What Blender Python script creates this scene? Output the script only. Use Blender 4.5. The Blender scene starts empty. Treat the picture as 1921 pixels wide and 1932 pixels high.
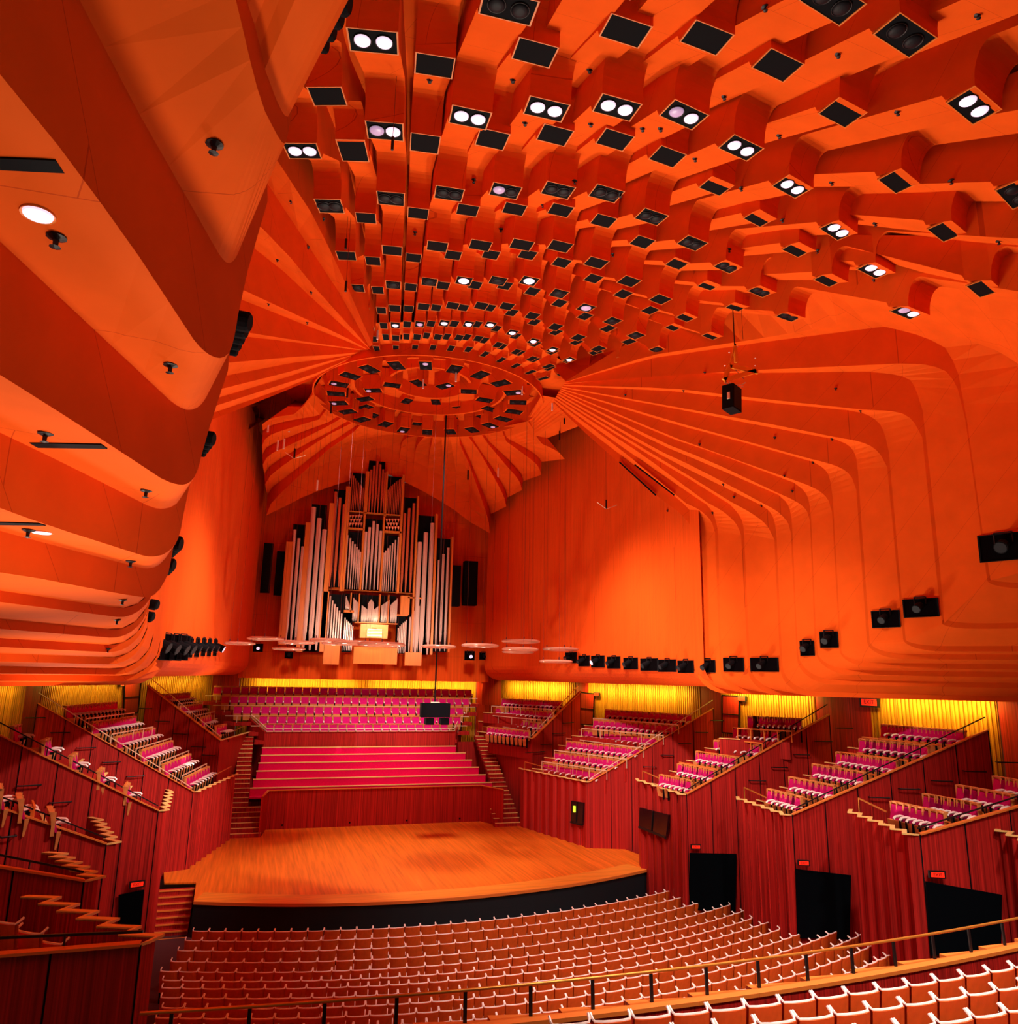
import bpy, math, random
from mathutils import Vector, Matrix
R=math.radians
random.seed(7)
SC=bpy.context.scene
COL=SC.collection
# ---------------------------------------------------------------- camera
W_,H_,F_=1921.0,1932.0,1425.0
CAM=Vector((-7.2,0.0,9.6))
_y,_p,_r=R(17.85),R(12.3),R(1.15)
_f=Vector((math.sin(_y)*math.cos(_p),math.cos(_y)*math.cos(_p),math.sin(_p)))
_r0=Vector((math.cos(_y),-math.sin(_y),0)); _u0=_r0.cross(_f)
_rt=_r0*math.cos(_r)+_u0*math.sin(_r); _up=_u0*math.cos(_r)-_r0*math.sin(_r)
cd=bpy.data.cameras.new('camera'); cd.sensor_fit='HORIZONTAL'; cd.sensor_width=36; cd.lens=36*F_/W_
cd.clip_start=0.05; cd.clip_end=300
co=bpy.data.objects.new('camera',cd); COL.objects.link(co)
_m=Matrix((_rt,_up,-_f)).transposed().to_4x4(); _m.translation=CAM; co.matrix_world=_m
SC.camera=co
# ---------------------------------------------------------------- light
SC.view_settings.view_transform='Standard'; SC.view_settings.look='None'
SC.view_settings.gamma=1; SC.view_settings.use_curve_mapping=False; SC.view_settings.exposure=-0.38
SC.cycles.max_bounces=8; SC.cycles.diffuse_bounces=3; SC.cycles.glossy_bounces=3
wd=bpy.data.worlds.new('hall_air'); SC.world=wd; wd.use_nodes=True
wd.node_tree.nodes['Background'].inputs[0].default_value=(1.0,.78,.55,1); wd.node_tree.nodes['Background'].inputs[1].default_value=0.10
def lamp(kind,loc,to,energy,color=(1,.85,.7),size=.3,sy=None,spot=60,blend=.5,name='lamp'):
    d=bpy.data.lights.new(name,kind); d.energy=energy; d.color=color
    if kind=='AREA':
        d.size=size
        if sy: d.shape='RECTANGLE'; d.size_y=sy
    else: d.shadow_soft_size=size
    if kind=='SPOT': d.spot_size=R(spot); d.spot_blend=blend
    o=bpy.data.objects.new(name,d); COL.objects.link(o); o.location=loc
    if to is not None: o.rotation_euler=(Vector(to)-Vector(loc)).to_track_quat('-Z','Y').to_euler()
    return o
WARM=(1,.88,.72)
# added fill spots for bounced light, turned up from floor, platform and side boxes
for p,t,e,s in (((-4,43.5,3.2),(0,30,23),2600,130),((4,43.5,3.2),(1,31,23),1900,125),
                ((-5,31,1.6),(-4,32,23),1700,130),((5,31,1.6),(3,31,23),1400,120),
                ((1,30,1.6),(1,23,23),5600,120),((4.5,28,1.6),(8,19,23),5200,125),((-2,24.5,1.8),(-2,15,23),6500,120),((4,22.5,1.8),(9,12,23),7000,115),
                ((-10.5,12,7.6),(-8,9,14),700,150),((-11,17.5,7.4),(-9.5,17,14),500,150),((-8.3,8.6,6.6),(-7.8,6.8,15),1350,140),((-5.6,1.6,8.3),(-8.6,8.5,14),180,120),((0,40,1.6),(-8.2,37,21.5),3200,56),((0,40,1.6),(8.2,39,21),2000,56),((0,39,1.6),(0,46,23),2600,60),((2,38,4.5),(-9.8,32,16.5),2600,36),((-2,46.5,6.2),(-5.5,31,21),4200,30),((-12,23,7.4),(-11,22,14),600,150),
                ((-9.6,40,5.0),(-8.8,41,20),1100,110)):
    lamp("SPOT",p,t,e*.92,WARM,.5,spot=s,blend=1,name='bounce_fill')
# crown and rib downlights on platform and seats
for p,t,e,s in (((0,36,22.6),(0,37,1.3),19000,44),((-3,38,22.6),(-2,49.5,6),12500,44),((3,38,22.6),(4,50,6),12500,44),
                ((2,29,22.0),(12,36,4),8500,44),((-2,29,22.0),(-12,35,4),7500,44),
                ((4,20,22),(5,24,1),11000,60),((4,12,21.5),(4,8.5,5),13000,60)):
    lamp('SPOT',p,t,e*1.1,(1,.88,.8),1.3,spot=s,blend=.8,name='downlight')
for p,t,e,s in (((-3,16,22.2),(12.5,37,6.4),28000,34),((6,16,22.2),(-12,36,6.4),27000,34),((-2,13,22.0),(14.8,27,6.6),12000,30),((5,12,22),(-13,26,6.4),11000,34),
                ((1,3,20),(4,10,5),14000,60),((7,6,21),(7,23,1),9000,50)):
    lamp('SPOT',p,t,e*1.1,(1,.86,.76),.5,spot=s,blend=.9,name='seat_light')
# follow spots on the choir seats
lamp('SPOT',(8.5,24,11),(-2.5,51.5,5.8),9000,(1,.9,1),.1,spot=9,blend=.9,name='follow_spot')
lamp('SPOT',(-8.5,28,11),(3,51.5,5.8),7000,(1,.9,1),.1,spot=10,blend=.9,name='follow_spot')
# yellow fittings along the tops of the back walls
for a,b in (((-7.2,54.2),(-.5,54.2)),((.5,54.2),(8.4,54.2)),((9.9,53.3),(12.6,48.6)),((13.0,47.0),(14.9,37.3)),((15.3,34),(15.9,28.6)),((16.3,25),(16.9,20.5)),((-9.9,53.3),(-12.6,48.6)),((-13.0,47.0),(-14.9,37.3)),((-15.3,34),(-15.9,28.6))):
    L=math.hypot(b[0]-a[0],b[1]-a[1]); m=((a[0]+b[0])/2,(a[1]+b[1])/2,9.02)
    o=lamp('AREA',m,None,L*(34 if a[0]>-9 else 12),(1,.93,.10),L,.12,name='cove_light')
    dx,dy=b[0]-a[0],b[1]-a[1]; ang=math.atan2(dy,dx); nx,ny=-dy/L,dx/L
    if m[0]>8.9: nx,ny=(nx,ny) if nx>0 else (-nx,-ny)
    elif m[0]<-8.9: nx,ny=(nx,ny) if nx<0 else (-nx,-ny)
    else: nx,ny=0,1
    zax=-(Vector((nx*.75,ny*.75,-.66)).normalized()); xax=Vector((dx/L,dy/L,0)); yax=zax.cross(xax)
    M_=Matrix((xax,yax,zax)).transposed().to_4x4(); M_.translation=m; o.matrix_world=M_
# organ lights
lamp('SPOT',(-4.5,44,12),(-1,51,14),1500,(1,.9,.7),.6,spot=80,blend=.9,name='organ_light')
lamp('SPOT',(5,44,12),(1,51,14),1500,(1,.9,.7),.6,spot=80,blend=.9,name='organ_light')

# ---------------------------------------------------------------- points seen in the photo, placed at their own distance
def ray(px,py): return _f+_rt*((px-W_/2)/F_)-_up*((py-H_/2)/F_)
def at_z(px,py,z):
    d=ray(px,py); return CAM+d*((z-CAM.z)/d.z)
def at_y(px,py,y):
    d=ray(px,py); return CAM+d*(y/d.y)
def at_x(px,py,x):
    d=ray(px,py); return CAM+d*((x-CAM.x)/d.x)
def at_wall(px,py,a,b):
    "vertical plane through plan points a,b"
    d=ray(px,py); n=Vector((b[1]-a[1],a[0]-b[0]))
    k=((a[0]-CAM.x)*n.x+(a[1]-CAM.y)*n.y)/(d.x*n.x+d.y*n.y); return CAM+d*k
CROWN=Vector((0.0,36.0,23.6)); RC=5.75
def at_spoke(px,py,th):
    t=R(th); return at_wall(px,py,(CROWN.x,CROWN.y),(CROWN.x+math.sin(t)*10,CROWN.y-math.cos(t)*10))
def theta(p): return math.degrees(math.atan2(p.x-CROWN.x,CROWN.y-p.y))
# ---------------------------------------------------------------- materials
MATS={}
def srgb(c): return tuple(((v/255)/12.92 if v/255<=.04045 else (((v/255)+.055)/1.055)**2.4) for v in c)+(1,)
def mat(name,rgb,rough=.5,metal=0,var=.0,scale=3.0,grain=None,emit=None,estr=0,trans=0,bump=0,spec=.5,lin=False):
    if name in MATS: return MATS[name]
    m=bpy.data.materials.new(name); m.use_nodes=True; nt=m.node_tree; b=nt.nodes['Principled BSDF']
    c=rgb+(1,) if lin else srgb(rgb)
    b.inputs['Base Color'].default_value=c; b.inputs['Roughness'].default_value=rough; b.inputs['Metallic'].default_value=metal
    b.inputs['Specular IOR Level'].default_value=spec
    if trans: b.inputs['Transmission Weight'].default_value=trans; b.inputs['IOR'].default_value=1.3
    if emit: b.inputs['Emission Color'].default_value=srgb(emit); b.inputs['Emission Strength'].default_value=estr
    if var:
        tc=nt.nodes.new('ShaderNodeTexCoord'); mp=nt.nodes.new('ShaderNodeMapping'); nz=nt.nodes.new('ShaderNodeTexNoise')
        mp.inputs['Scale'].default_value=grain or (1,1,1); nz.inputs['Scale'].default_value=scale; nz.inputs['Detail'].default_value=4
        rp=nt.nodes.new('ShaderNodeValToRGB')
        rp.color_ramp.elements[0].position=.3; rp.color_ramp.elements[1].position=.7
        rp.color_ramp.elements[0].color=tuple(v*(1-var) for v in c[:3])+(1,); rp.color_ramp.elements[1].color=tuple(min(1,v*(1+var)) for v in c[:3])+(1,)
        nt.links.new(tc.outputs['Object'],mp.inputs[0]); nt.links.new(mp.outputs[0],nz.inputs['Vector']); nt.links.new(nz.outputs[0],rp.inputs[0]); nt.links.new(rp.outputs[0],b.inputs['Base Color'])
        if bump:
            bp=nt.nodes.new('ShaderNodeBump'); bp.inputs['Strength'].default_value=bump; bp.inputs['Distance'].default_value=.02
            nt.links.new(nz.outputs[0],bp.inputs['Height']); nt.links.new(bp.outputs[0],b.inputs['Normal'])
    MATS[name]=m; return m
birch=mat('birch_veneer',(238,91,20),.8,var=.06,scale=1.2,spec=.08)
birch_wall=mat('birch_wall',(236,86,19),.75,var=.10,scale=2.5,grain=(6,6,.12),spec=.1)
brushbox=mat('brush_box_timber',(172,32,26),.55,var=.5,scale=4.0,grain=(7,7,.04),spec=.2)
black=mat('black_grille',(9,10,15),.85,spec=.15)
frame_m=mat('panel_frame',(235,130,50),.5)
lampglass=mat('lit_lamp_glass',(240,225,245),.3,emit=(255,220,245),estr=1.25)
lampdim=mat('dim_lamp_glass',(190,165,200),.25,emit=(205,170,215),estr=.55)
lampoff=mat('unlit_lamp_glass',(22,22,28),.55,spec=.2)
dark_metal=mat('dark_metal',(30,20,22),.5,metal=.3)
brass=mat('brass',(225,150,60),.35,metal=.6)
def add_seams(m,dark=.72):
    "thin joints between the veneer sheets"
    nt=m.node_tree; b=nt.nodes['Principled BSDF']; src=b.inputs['Base Color'].links[0].from_socket
    tc=nt.nodes.new('ShaderNodeTexCoord'); sp=nt.nodes.new('ShaderNodeSeparateXYZ'); cb=nt.nodes.new('ShaderNodeCombineXYZ')
    a=nt.nodes.new('ShaderNodeMath'); a.operation='MULTIPLY_ADD'; a.inputs[1].default_value=.35; c=nt.nodes.new('ShaderNodeMath'); c.operation='MULTIPLY_ADD'; c.inputs[1].default_value=.8
    nt.links.new(tc.outputs['Object'],sp.inputs[0]); nt.links.new(sp.outputs[1],a.inputs[0]); nt.links.new(sp.outputs[0],a.inputs[2]); nt.links.new(sp.outputs[2],c.inputs[0]); nt.links.new(sp.outputs[1],c.inputs[2])
    nt.links.new(a.outputs[0],cb.inputs[0]); nt.links.new(c.outputs[0],cb.inputs[1])
    br=nt.nodes.new('ShaderNodeTexBrick'); br.inputs['Scale'].default_value=1; br.inputs['Brick Width'].default_value=3.4; br.inputs['Row Height'].default_value=1.9
    br.inputs['Mortar Size'].default_value=.006; br.inputs['Mortar Smooth'].default_value=.2
    nt.links.new(cb.outputs[0],br.inputs['Vector'])
    mx=nt.nodes.new('ShaderNodeMix'); mx.data_type='RGBA'; mx.blend_type='MULTIPLY'; mx.inputs[7].default_value=(dark,dark*.8,dark*.8,1)
    nt.links.new(br.outputs['Fac'],mx.inputs[0]); nt.links.new(src,mx.inputs[6]); nt.links.new(mx.outputs[2],b.inputs['Base Color'])
add_seams(birch); add_seams(birch_wall)
# ---------------------------------------------------------------- mesh helpers
class MB:
    def __init__(s): s.v=[]; s.f=[]; s.sm=False
    def face(s,*p):
        n=len(s.v); s.v+= [tuple(q) for q in p]; s.f.append(tuple(range(n,n+len(p)))); return s
    def grid(s,rows,close=False):
        n=len(s.v); m=len(rows[0])
        for r in rows: s.v+=[tuple(q) for q in r]
        for i in range(len(rows)-1):
            for j in range(m-1 if not close else m):
                k=(j+1)%m; s.f.append((n+i*m+j,n+i*m+k,n+(i+1)*m+k,n+(i+1)*m+j))
        return s
    def box(s,c,sz,M=None):
        n=len(s.v); h=[q/2 for q in sz]
        for dx in (-1,1):
            for dy in (-1,1):
                for dz in (-1,1):
                    p=Vector((dx*h[0],dy*h[1],dz*h[2]))
                    if M is not None: p=M@p
                    s.v.append(tuple(p+Vector(c)))
        for q in ((0,1,3,2),(4,6,7,5),(0,4,5,1),(2,3,7,6),(0,2,6,4),(1,5,7,3)): s.f.append(tuple(n+k for k in q))
        return s
    def hexa(s,b,t):
        "bottom ring b and top ring t (same length)"
        n=len(s.v); k=len(b); s.v+=[tuple(q) for q in b]+[tuple(q) for q in t]
        s.f.append(tuple(range(n+k-1,n-1,-1))); s.f.append(tuple(range(n+k,n+2*k)))
        for i in range(k):
            j=(i+1)%k; s.f.append((n+i,n+j,n+k+j,n+k+i))
        return s
    def beam(s,a,b,w,h=None,up=(0,0,1)):
        a=Vector(a); b=Vector(b); h=h or w; d=(b-a)
        if d.length<1e-6: return s
        d.normalize(); x=d.cross(Vector(up))
        if x.length<1e-3: x=d.cross(Vector((1,0,0)))
        x.normalize(); y=x.cross(d)
        q=lambda c:[c-x*w/2-y*h/2,c+x*w/2-y*h/2,c+x*w/2+y*h/2,c-x*w/2+y*h/2]
        return s.hexa(q(a),q(b))
    def tube(s,pts,r,n=8,cap=True):
        pts=[Vector(p) for p in pts]; rr=r if isinstance(r,(list,tuple)) else [r]*len(pts); rows=[]
        for i,p in enumerate(pts):
            d=(pts[min(i+1,len(pts)-1)]-pts[max(i-1,0)]).normalized(); x=d.cross(Vector((0,0,1)))
            if x.length<1e-2: x=Vector((1,0,0))
            x.normalize(); y=x.cross(d)
            rows.append([p+(x*math.cos(2*math.pi*k/n)+y*math.sin(2*math.pi*k/n))*rr[i] for k in range(n)])
        b=len(s.v); s.grid(rows,close=True)
        if cap:
            s.f.append(tuple(range(b,b+n))); e=len(s.v)-n; s.f.append(tuple(range(e+n-1,e-1,-1)))
        return s
    def lathe(s,prof,c=(0,0,0),n=24,axis=None):
        rows=[]; c=Vector(c)
        for r,z in prof: rows.append([c+Vector((r*math.cos(2*math.pi*k/n),r*math.sin(2*math.pi*k/n),z)) for k in range(n)])
        return s.grid(rows,close=True)
    def build(s,name,m,parent=None,loc=None,smooth=False,auto=False):
        me=bpy.data.meshes.new(name); me.from_pydata(s.v,[],s.f); me.validate()
        if m: me.materials.append(m)
        if smooth:
            me.polygons.foreach_set('use_smooth',[True]*len(me.polygons))
        me.update(); o=bpy.data.objects.new(name,me); COL.objects.link(o)
        if parent: o.parent=parent
        if loc is not None: o.location=loc
        if auto:
            o.modifiers.new('weld','WELD').merge_threshold=1e-4
            md=o.modifiers.new('edge','EDGE_SPLIT'); md.split_angle=R(35)
        return o
def tag(o,label=None,cat=None,group=None,kind=None):
    if label: o['label']=label
    if cat: o['category']=cat
    if group: o['group']=group
    if kind: o['kind']=kind
    return o
def empty(name,loc=(0,0,0),rz=0,label=None,cat=None,group=None):
    o=bpy.data.objects.new(name,None); COL.objects.link(o); o.location=loc; o.rotation_euler=(0,0,rz); o.empty_display_size=.1
    return tag(o,label,cat,group)
def dup(root,loc,rot,label=None,group=None,scale=None):
    r=root.copy(); COL.objects.link(r); r.location=loc
    r.rotation_euler=rot if hasattr(rot,'__len__') else (0,0,rot)
    if scale: r.scale=scale
    if label: r['label']=label
    if group: r['group']=group
    for ch in root.children:
        c=ch.copy(); COL.objects.link(c); c.parent=r
        for g in ch.children:
            d=g.copy(); COL.objects.link(d); d.parent=c
    return r
def struct(name,mb,m,smooth=False,auto=False):
    o=mb.build(name,m,smooth=smooth,auto=auto); o['kind']='structure'; return o
ORD=['first','second','third','fourth','fifth','sixth','seventh','eighth','ninth','tenth','eleventh','twelfth','thirteenth','fourteenth','fifteenth','sixteenth','seventeenth','eighteenth','nineteenth','twentieth','twenty-first','twenty-second','twenty-third','twenty-fourth','twenty-fifth','twenty-sixth','twenty-seventh','twenty-eighth','twenty-ninth','thirtieth','thirty-first','thirty-second','thirty-third','thirty-fourth','thirty-fifth','thirty-sixth','thirty-seventh','thirty-eighth','thirty-ninth','fortieth']
def resample(P,n):
    L=[0]
    for a,b in zip(P,P[1:]): L.append(L[-1]+(b-a).length)
    o=[];k=0
    for i in range(n):
        t=L[-1]*i/(n-1)
        while k<len(L)-2 and L[k+1]<t: k+=1
        d=L[k+1]-L[k]; o.append(P[k].lerp(P[k+1],(t-L[k])/d if d>1e-9 else 0))
    return o
def smooth_curve(P,it=2):
    for _ in range(it):
        Q=[P[0]]
        for a,b in zip(P,P[1:]): Q+=[a.lerp(b,.25),a.lerp(b,.75)]
        Q.append(P[-1]); P=Q
    return P
# ================================================================ CEILING FAN of stepped ribs
A_PX={1:{1:(704,76),2:(960,12),5:(1572,2),6:(1708,66),7:(1838,198),8:(1921,365)},
3:[(570,283),(727,245),(886,220),(1031,204),(1164,201),(1288,215),(1396,278),(1493,351),(1580,432),(1652,507),(1715,586)],
5:[(623,386),(738,373),(847,364),(953,359),(1052,358),(1143,364),(1228,408),(1305,458),(1372,502),(1436,548),(1490,595)],
7:[(654,482),(740,472),(825,464),(906,462),(984,461),(1056,464),(1124,495),(1186,530),(1245,564),(1294,598),(1343,633)],
9:[(674,543),(742,537),(810,531),(875,529),(939,529),(998,529),(1054,553),(1105,580),(1155,605),(1199,632),(1240,659)],
11:[(688,586),(745,581),(799,578),(854,576),(908,576),(956,577),(1004,595),(1047,616),(1090,636),(1128,657),(1164,679)],
13:[(698,617),(746,613),(792,611),(838,609),(884,611),(925,612),(966,627),(1006,643),(1042,659),(1073,678),(1107,694)],
15:[(705,639),(747,637),(787,635),(826,635),(866,636),(902,638),(940,650),(974,663),(1003,676),(1034,690),(1061,705)],
17:[(711,657),(747,656),(783,655),(817,655),(851,656),(884,658),(915,667),(946,678),(973,689),(1001,701),(1025,713)]}
B_PX={2:[(616,180),(820,122),(1010,98),(1181,57),(1334,70),(1468,122),(1590,211),(1696,340),(1788,434),(1860,542)],
4:[(668,277),(802,267),(928,260),(1046,253),(1159,262),(1258,294),(1350,350),(1432,409),(1505,467),(1565,523)],
6:[(691,411),(789,402),(882,396),(970,394),(1057,396),(1138,416),(1211,456),(1277,497),(1337,538),(1390,578)],
8:[(704,492),(780,486),(855,481),(926,480),(995,480),(1059,495),(1119,525),(1175,554),(1226,585),(1271,617)],
10:[(713,547),(775,541),(836,538),(896,537),(952,538),(1004,549),(1055,571),(1103,596),(1146,619),(1186,644)],
12:[(720,585),(771,582),(823,580),(874,580),(924,580),(965,589),(1008,607),(1048,626),(1087,645),(1123,664)],
14:[(724,614),(768,611),(813,610),(857,610),(900,611),(936,619),(972,633),(1009,648),(1042,663),(1072,679)],
16:[(728,635),(767,634),(805,632),(843,634),(881,635),(914,641),(948,653),(981,665),(1009,678),(1037,694)]}
BOFF=.32
def zp(r,fam='A'): return 23.5-.06*(r-6)+(0 if fam=='A' else BOFF*max(.2,min(1,(r-6)/9)))
DZT={('A',7):{4:0,3:-.1,1:-.4},('A',8):{5:0,3:-.5,1:-1.3},('A',9):{7:0,5:-.25,3:-1.15,1:-2.4},('A',10):{9:0,7:-.1,5:-.7,3:-2.2,1:-3.9},
     ('B',6):{4:0,2:-.3},('B',7):{6:0,4:-.15,2:-.8},('B',8):{8:0,6:-.1,4:-.65,2:-1.7},('B',9):{10:0,8:-.12,6:-.5,4:-1.4,2:-2.9}}
def dz(fam,i,rho):
    T=DZT.get((fam,i))
    if not T: return 0
    ks=sorted(T)
    if rho>=ks[-1]: return 0
    if rho<=ks[0]: return T[ks[0]]+(T[ks[0]]-T[ks[1]])/(ks[1]-ks[0])*(ks[0]-rho)*.9
    a=max(k for k in ks if k<=rho); b=min(k for k in ks if k>a); return T[a]+(T[b]-T[a])*(rho-a)/(b-a)
def dze(kk,rho):
    L=[dz(f,i,rho) for f,i,_ in strips[max(0,kk-1):kk+1]]; return sum(L)/len(L)
def on_fan(px,py,fam,i=0,rho=9):
    z=23.0
    for _ in range(12):
        p=at_z(px,py,z); z=zp((p-CROWN).xy.length,fam)+dz(fam,i,rho)
    return at_z(px,py,z)
def table(T,n,fam):
    S=[{} for _ in range(n)]
    for rho,L in T.items():
        it=L.items() if isinstance(L,dict) else enumerate(L)
        for i,q in it: S[i][rho]=on_fan(*q,fam,i,rho).xy
    return S
SA=table(A_PX,11,'A'); SB=table(B_PX,10,'B')
def cent(S,rho):
    ks=sorted(S); 
    if rho<=ks[0]:
        a=ks[0]; b=next((q for q in ks if q>=a+6),ks[-1]); n=ks[1]
        d=(S[a]-S[b]).normalized()*((S[a]-S[n]).length/(n-a)); return S[a]+d*(a-rho)*(1+.03*(a-rho))
    if rho>=ks[-1]: a,b=ks[-2],ks[-1]
    else:
        a=max(k for k in ks if k<=rho); b=min(k for k in ks if k>a)
    t=(rho-a)/(b-a)
    # ease so that spacing changes smoothly
    return S[a].lerp(S[b],t)
strips=[]          # A0 B0 A1 B1 ... A10
for i in range(11):
    strips.append(('A',i,SA[i]))
    if i<10: strips.append(('B',i,SB[i]))
def cross(k,rho,q=0):
    "section of strip k at rho, square to the strip's own direction"
    fam,_,S=strips[k]; c=cent(S,rho); t=(cent(S,rho-2)-cent(S,rho+2)).normalized(); n=Vector((-t.y,t.x))
    r=(c-CROWN.xy).length; w=(.045 if fam=='A' else .039)*r
    return c+n*w/2,c-n*w/2,c
def edge(k,rho):
    "boundary between strip k-1 and k"
    if k==0:
        c=cent(strips[0][2],rho); n=cent(strips[1][2],rho); return c-(n-c)*.5
    if k==len(strips):
        c=cent(strips[-1][2],rho); n=cent(strips[-2][2],rho); return c-(n-c)*.5
    f=.5 if strips[k-1][0]=='B' else .5
    return cent(strips[k-1][2],rho).lerp(cent(strips[k][2],rho),f)
RHO_MIN=-2.6
fixture_list=[]
LITA={(3,i) for i in range(11)}|{(1,1),(13,0),(13,1),(13,3),(13,4),(13,5),(13,6),(13,7),(13,8),(13,9),(13,10),(13,2),(9,3),(9,5),(9,7),(1,7)}
for k,(fam,i,S) in enumerate(strips):
    rows=[r for r in range(-3,18) if (r%2==1)==(fam=='A')]
    # profile along rho decreasing (outward): list of (rho,z offset)
    segs=[]
    step=2.0
    hi=0.92
    prof=[]
    top_r=17.6 if fam=='A' else 17.2
    prof.append((top_r,0.0))
    for r in sorted(rows,reverse=True):
        c=cent(S,r); c2=cent(S,r-1); L=(c2-c).length   # metres per unit rho
        hw=.31/max(L,.3)*1.0                            # panel half depth in rho
        hgt=min(hi,.2+.6*L)
        prof.append((r+hw,0.0)); prof.append((r-hw,0.0))
        # quarter round up
        w=min(.45/max(L,.3),.5)
        for a in range(1,8):
            t=a/7*math.pi/2
            prof.append((r-hw-w*(1-math.cos(t)) ,hgt*math.sin(t)))
        prof.append((r-2+hw+ .02,0.0 if False else hgt*.15))
        fixture_list.append((k,fam,i,r,hw))
    prof=[q for q in prof if q[0]>=RHO_MIN]
    bl=[];br=[]
    for rho,rise in prof:
        e0=edge(k,rho); e1=edge(k+1,rho); e0,e1,c=cross(k,rho)
        z=zp((c-CROWN.xy).length,fam)+rise+dz(fam,i,rho)
        bl.append(Vector((e0.x,e0.y,z))); br.append(Vector((e1.x,e1.y,z)))
    m=MB(); m.grid([bl,br])
    zt=[Vector((p.x,p.y,zp((p-CROWN).xy.length)+1.6+dz(fam,i,q_[0]))) for p,q_ in zip(bl,prof)]; m.grid([zt,bl])
    zt=[Vector((p.x,p.y,zp((p-CROWN).xy.length)+1.6+dz(fam,i,q_[0]))) for p,q_ in zip(br,prof)]; m.grid([br,zt])
    o=struct('ceiling',m,birch,auto=False)
# boarding that closes the gaps between the ribs
m=MB(); rows=[]
for q in range(-3,41):
    rho=17.6-q*.52
    if rho<RHO_MIN: break
    row=[]
    L_=[edge(kk,rho) for kk in range(len(strips)+1)]
    e0=L_[0]+(L_[0]-L_[1])*.2; e1=L_[-1]+(L_[-1]-L_[-2])*.3
    D_=[dze(kk,rho) for kk in range(len(strips)+1)]
    for p,dd in zip([e0]+L_+[e1],[D_[0]]+D_+[D_[-1]]): row.append(Vector((p.x,p.y,zp((p-CROWN.xy).length)+1.55+dd)))
    rows.append(row)
m.grid(rows); struct('ceiling',m,birch)
# fixtures
def fixture(k,fam,i,r,hw):
    S=strips[k][2]
    x0,x1,_=cross(k,r-hw,.0); x2,x3,_=cross(k,r+hw,.0); e=[x0,x1,x3,x2]
    c=(e[0]+e[1]+e[2]+e[3])/4; z=zp((c-CROWN.xy).length,fam)+dz(fam,i,r)
    q=[Vector((p.x,p.y,z)) for p in e]; C3=Vector((c.x,c.y,z))
    # seen from the photo's place?
    d=C3-CAM; dep=d.dot(_f)
    if dep<=.3: return
    px=W_/2+F_*d.dot(_rt)/dep; py=H_/2-F_*d.dot(_up)/dep
    if not(-60<px<1980 and -60<py<1990): return
    inn=[p.lerp(C3,.07)-C3 for p in q]; out=[p.lerp(C3,.005)-C3 for p in q]
    row=(17-r)//2+1 if fam=='A' else (16-r)//2+1
    dn=Vector((0,0,-.035)); dn2=Vector((0,0,-.02))
    one=fam=='A' and r in (9,13); two=fam=='A' and r in (1,3,5)
    lit=(r,i) in LITA
    what=('lit twin-lamp' if two and lit else 'unlit twin-lamp' if two else 'lit single-lamp' if one and lit else 'unlit single-lamp' if one else 'plain black grille')
    order=ORD[i]+(' such rib' if True else '')
    label='%s panel, %s row out from crown ring, %s from the left'%(what,ORD[min((17-r),19)],ORD[i])
    t=empty('ceiling_light' if (one or two) else 'ceiling_grille',C3,0,label,'ceiling light' if (one or two) else 'ceiling grille','panels under the ceiling ribs')
    m=MB()
    for a in range(4):
        b=(a+1)%4; m.hexa([out[a]+dn,out[b]+dn,inn[b]+dn,inn[a]+dn],[out[a],out[b],inn[b],inn[a]])
    m.build('frame',frame_m,t)
    m=MB(); m.hexa([p+dn2 for p in inn],[p+Vector((0,0,-.004)) for p in inn]); m.build('grille',black,t)
    if one or two:
        ax=(inn[1]-inn[0]+inn[2]-inn[3])/2; ay=(inn[3]-inn[0]+inn[2]-inn[1])/2
        rad=min(ax.length,ay.length)*(.30 if two else .36)
        for s in ((-.23,.23) if two else (0,)):
            cc=ax*s; mm=MB(); z0=-.022
            mm.lathe([(rad,z0),(rad,z0-.02),(rad*.8,z0-.05),(rad*.4,z0-.065),(0.001,z0-.07)],cc,20)
            off=(r==5) or (not lit); dim=lit and (r,i) in {(3,1),(3,5),(3,10),(13,2),(9,7)} and s>=0
            if r==5 and i==3 and s>0: off=False; dim=True
            mm.build('lamp',lampoff if off else lampdim if dim else lampglass,t,smooth=True)
            mm=MB(); mm.lathe([(rad*1.0,z0),(rad*1.08,z0-.03),(rad*1.14,z0-.02),(rad*1.14,z0)],cc,20); mm.build('lamp_rim',dark_metal,t,smooth=True)
    return t
for a in fixture_list: fixture(*a)

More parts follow.
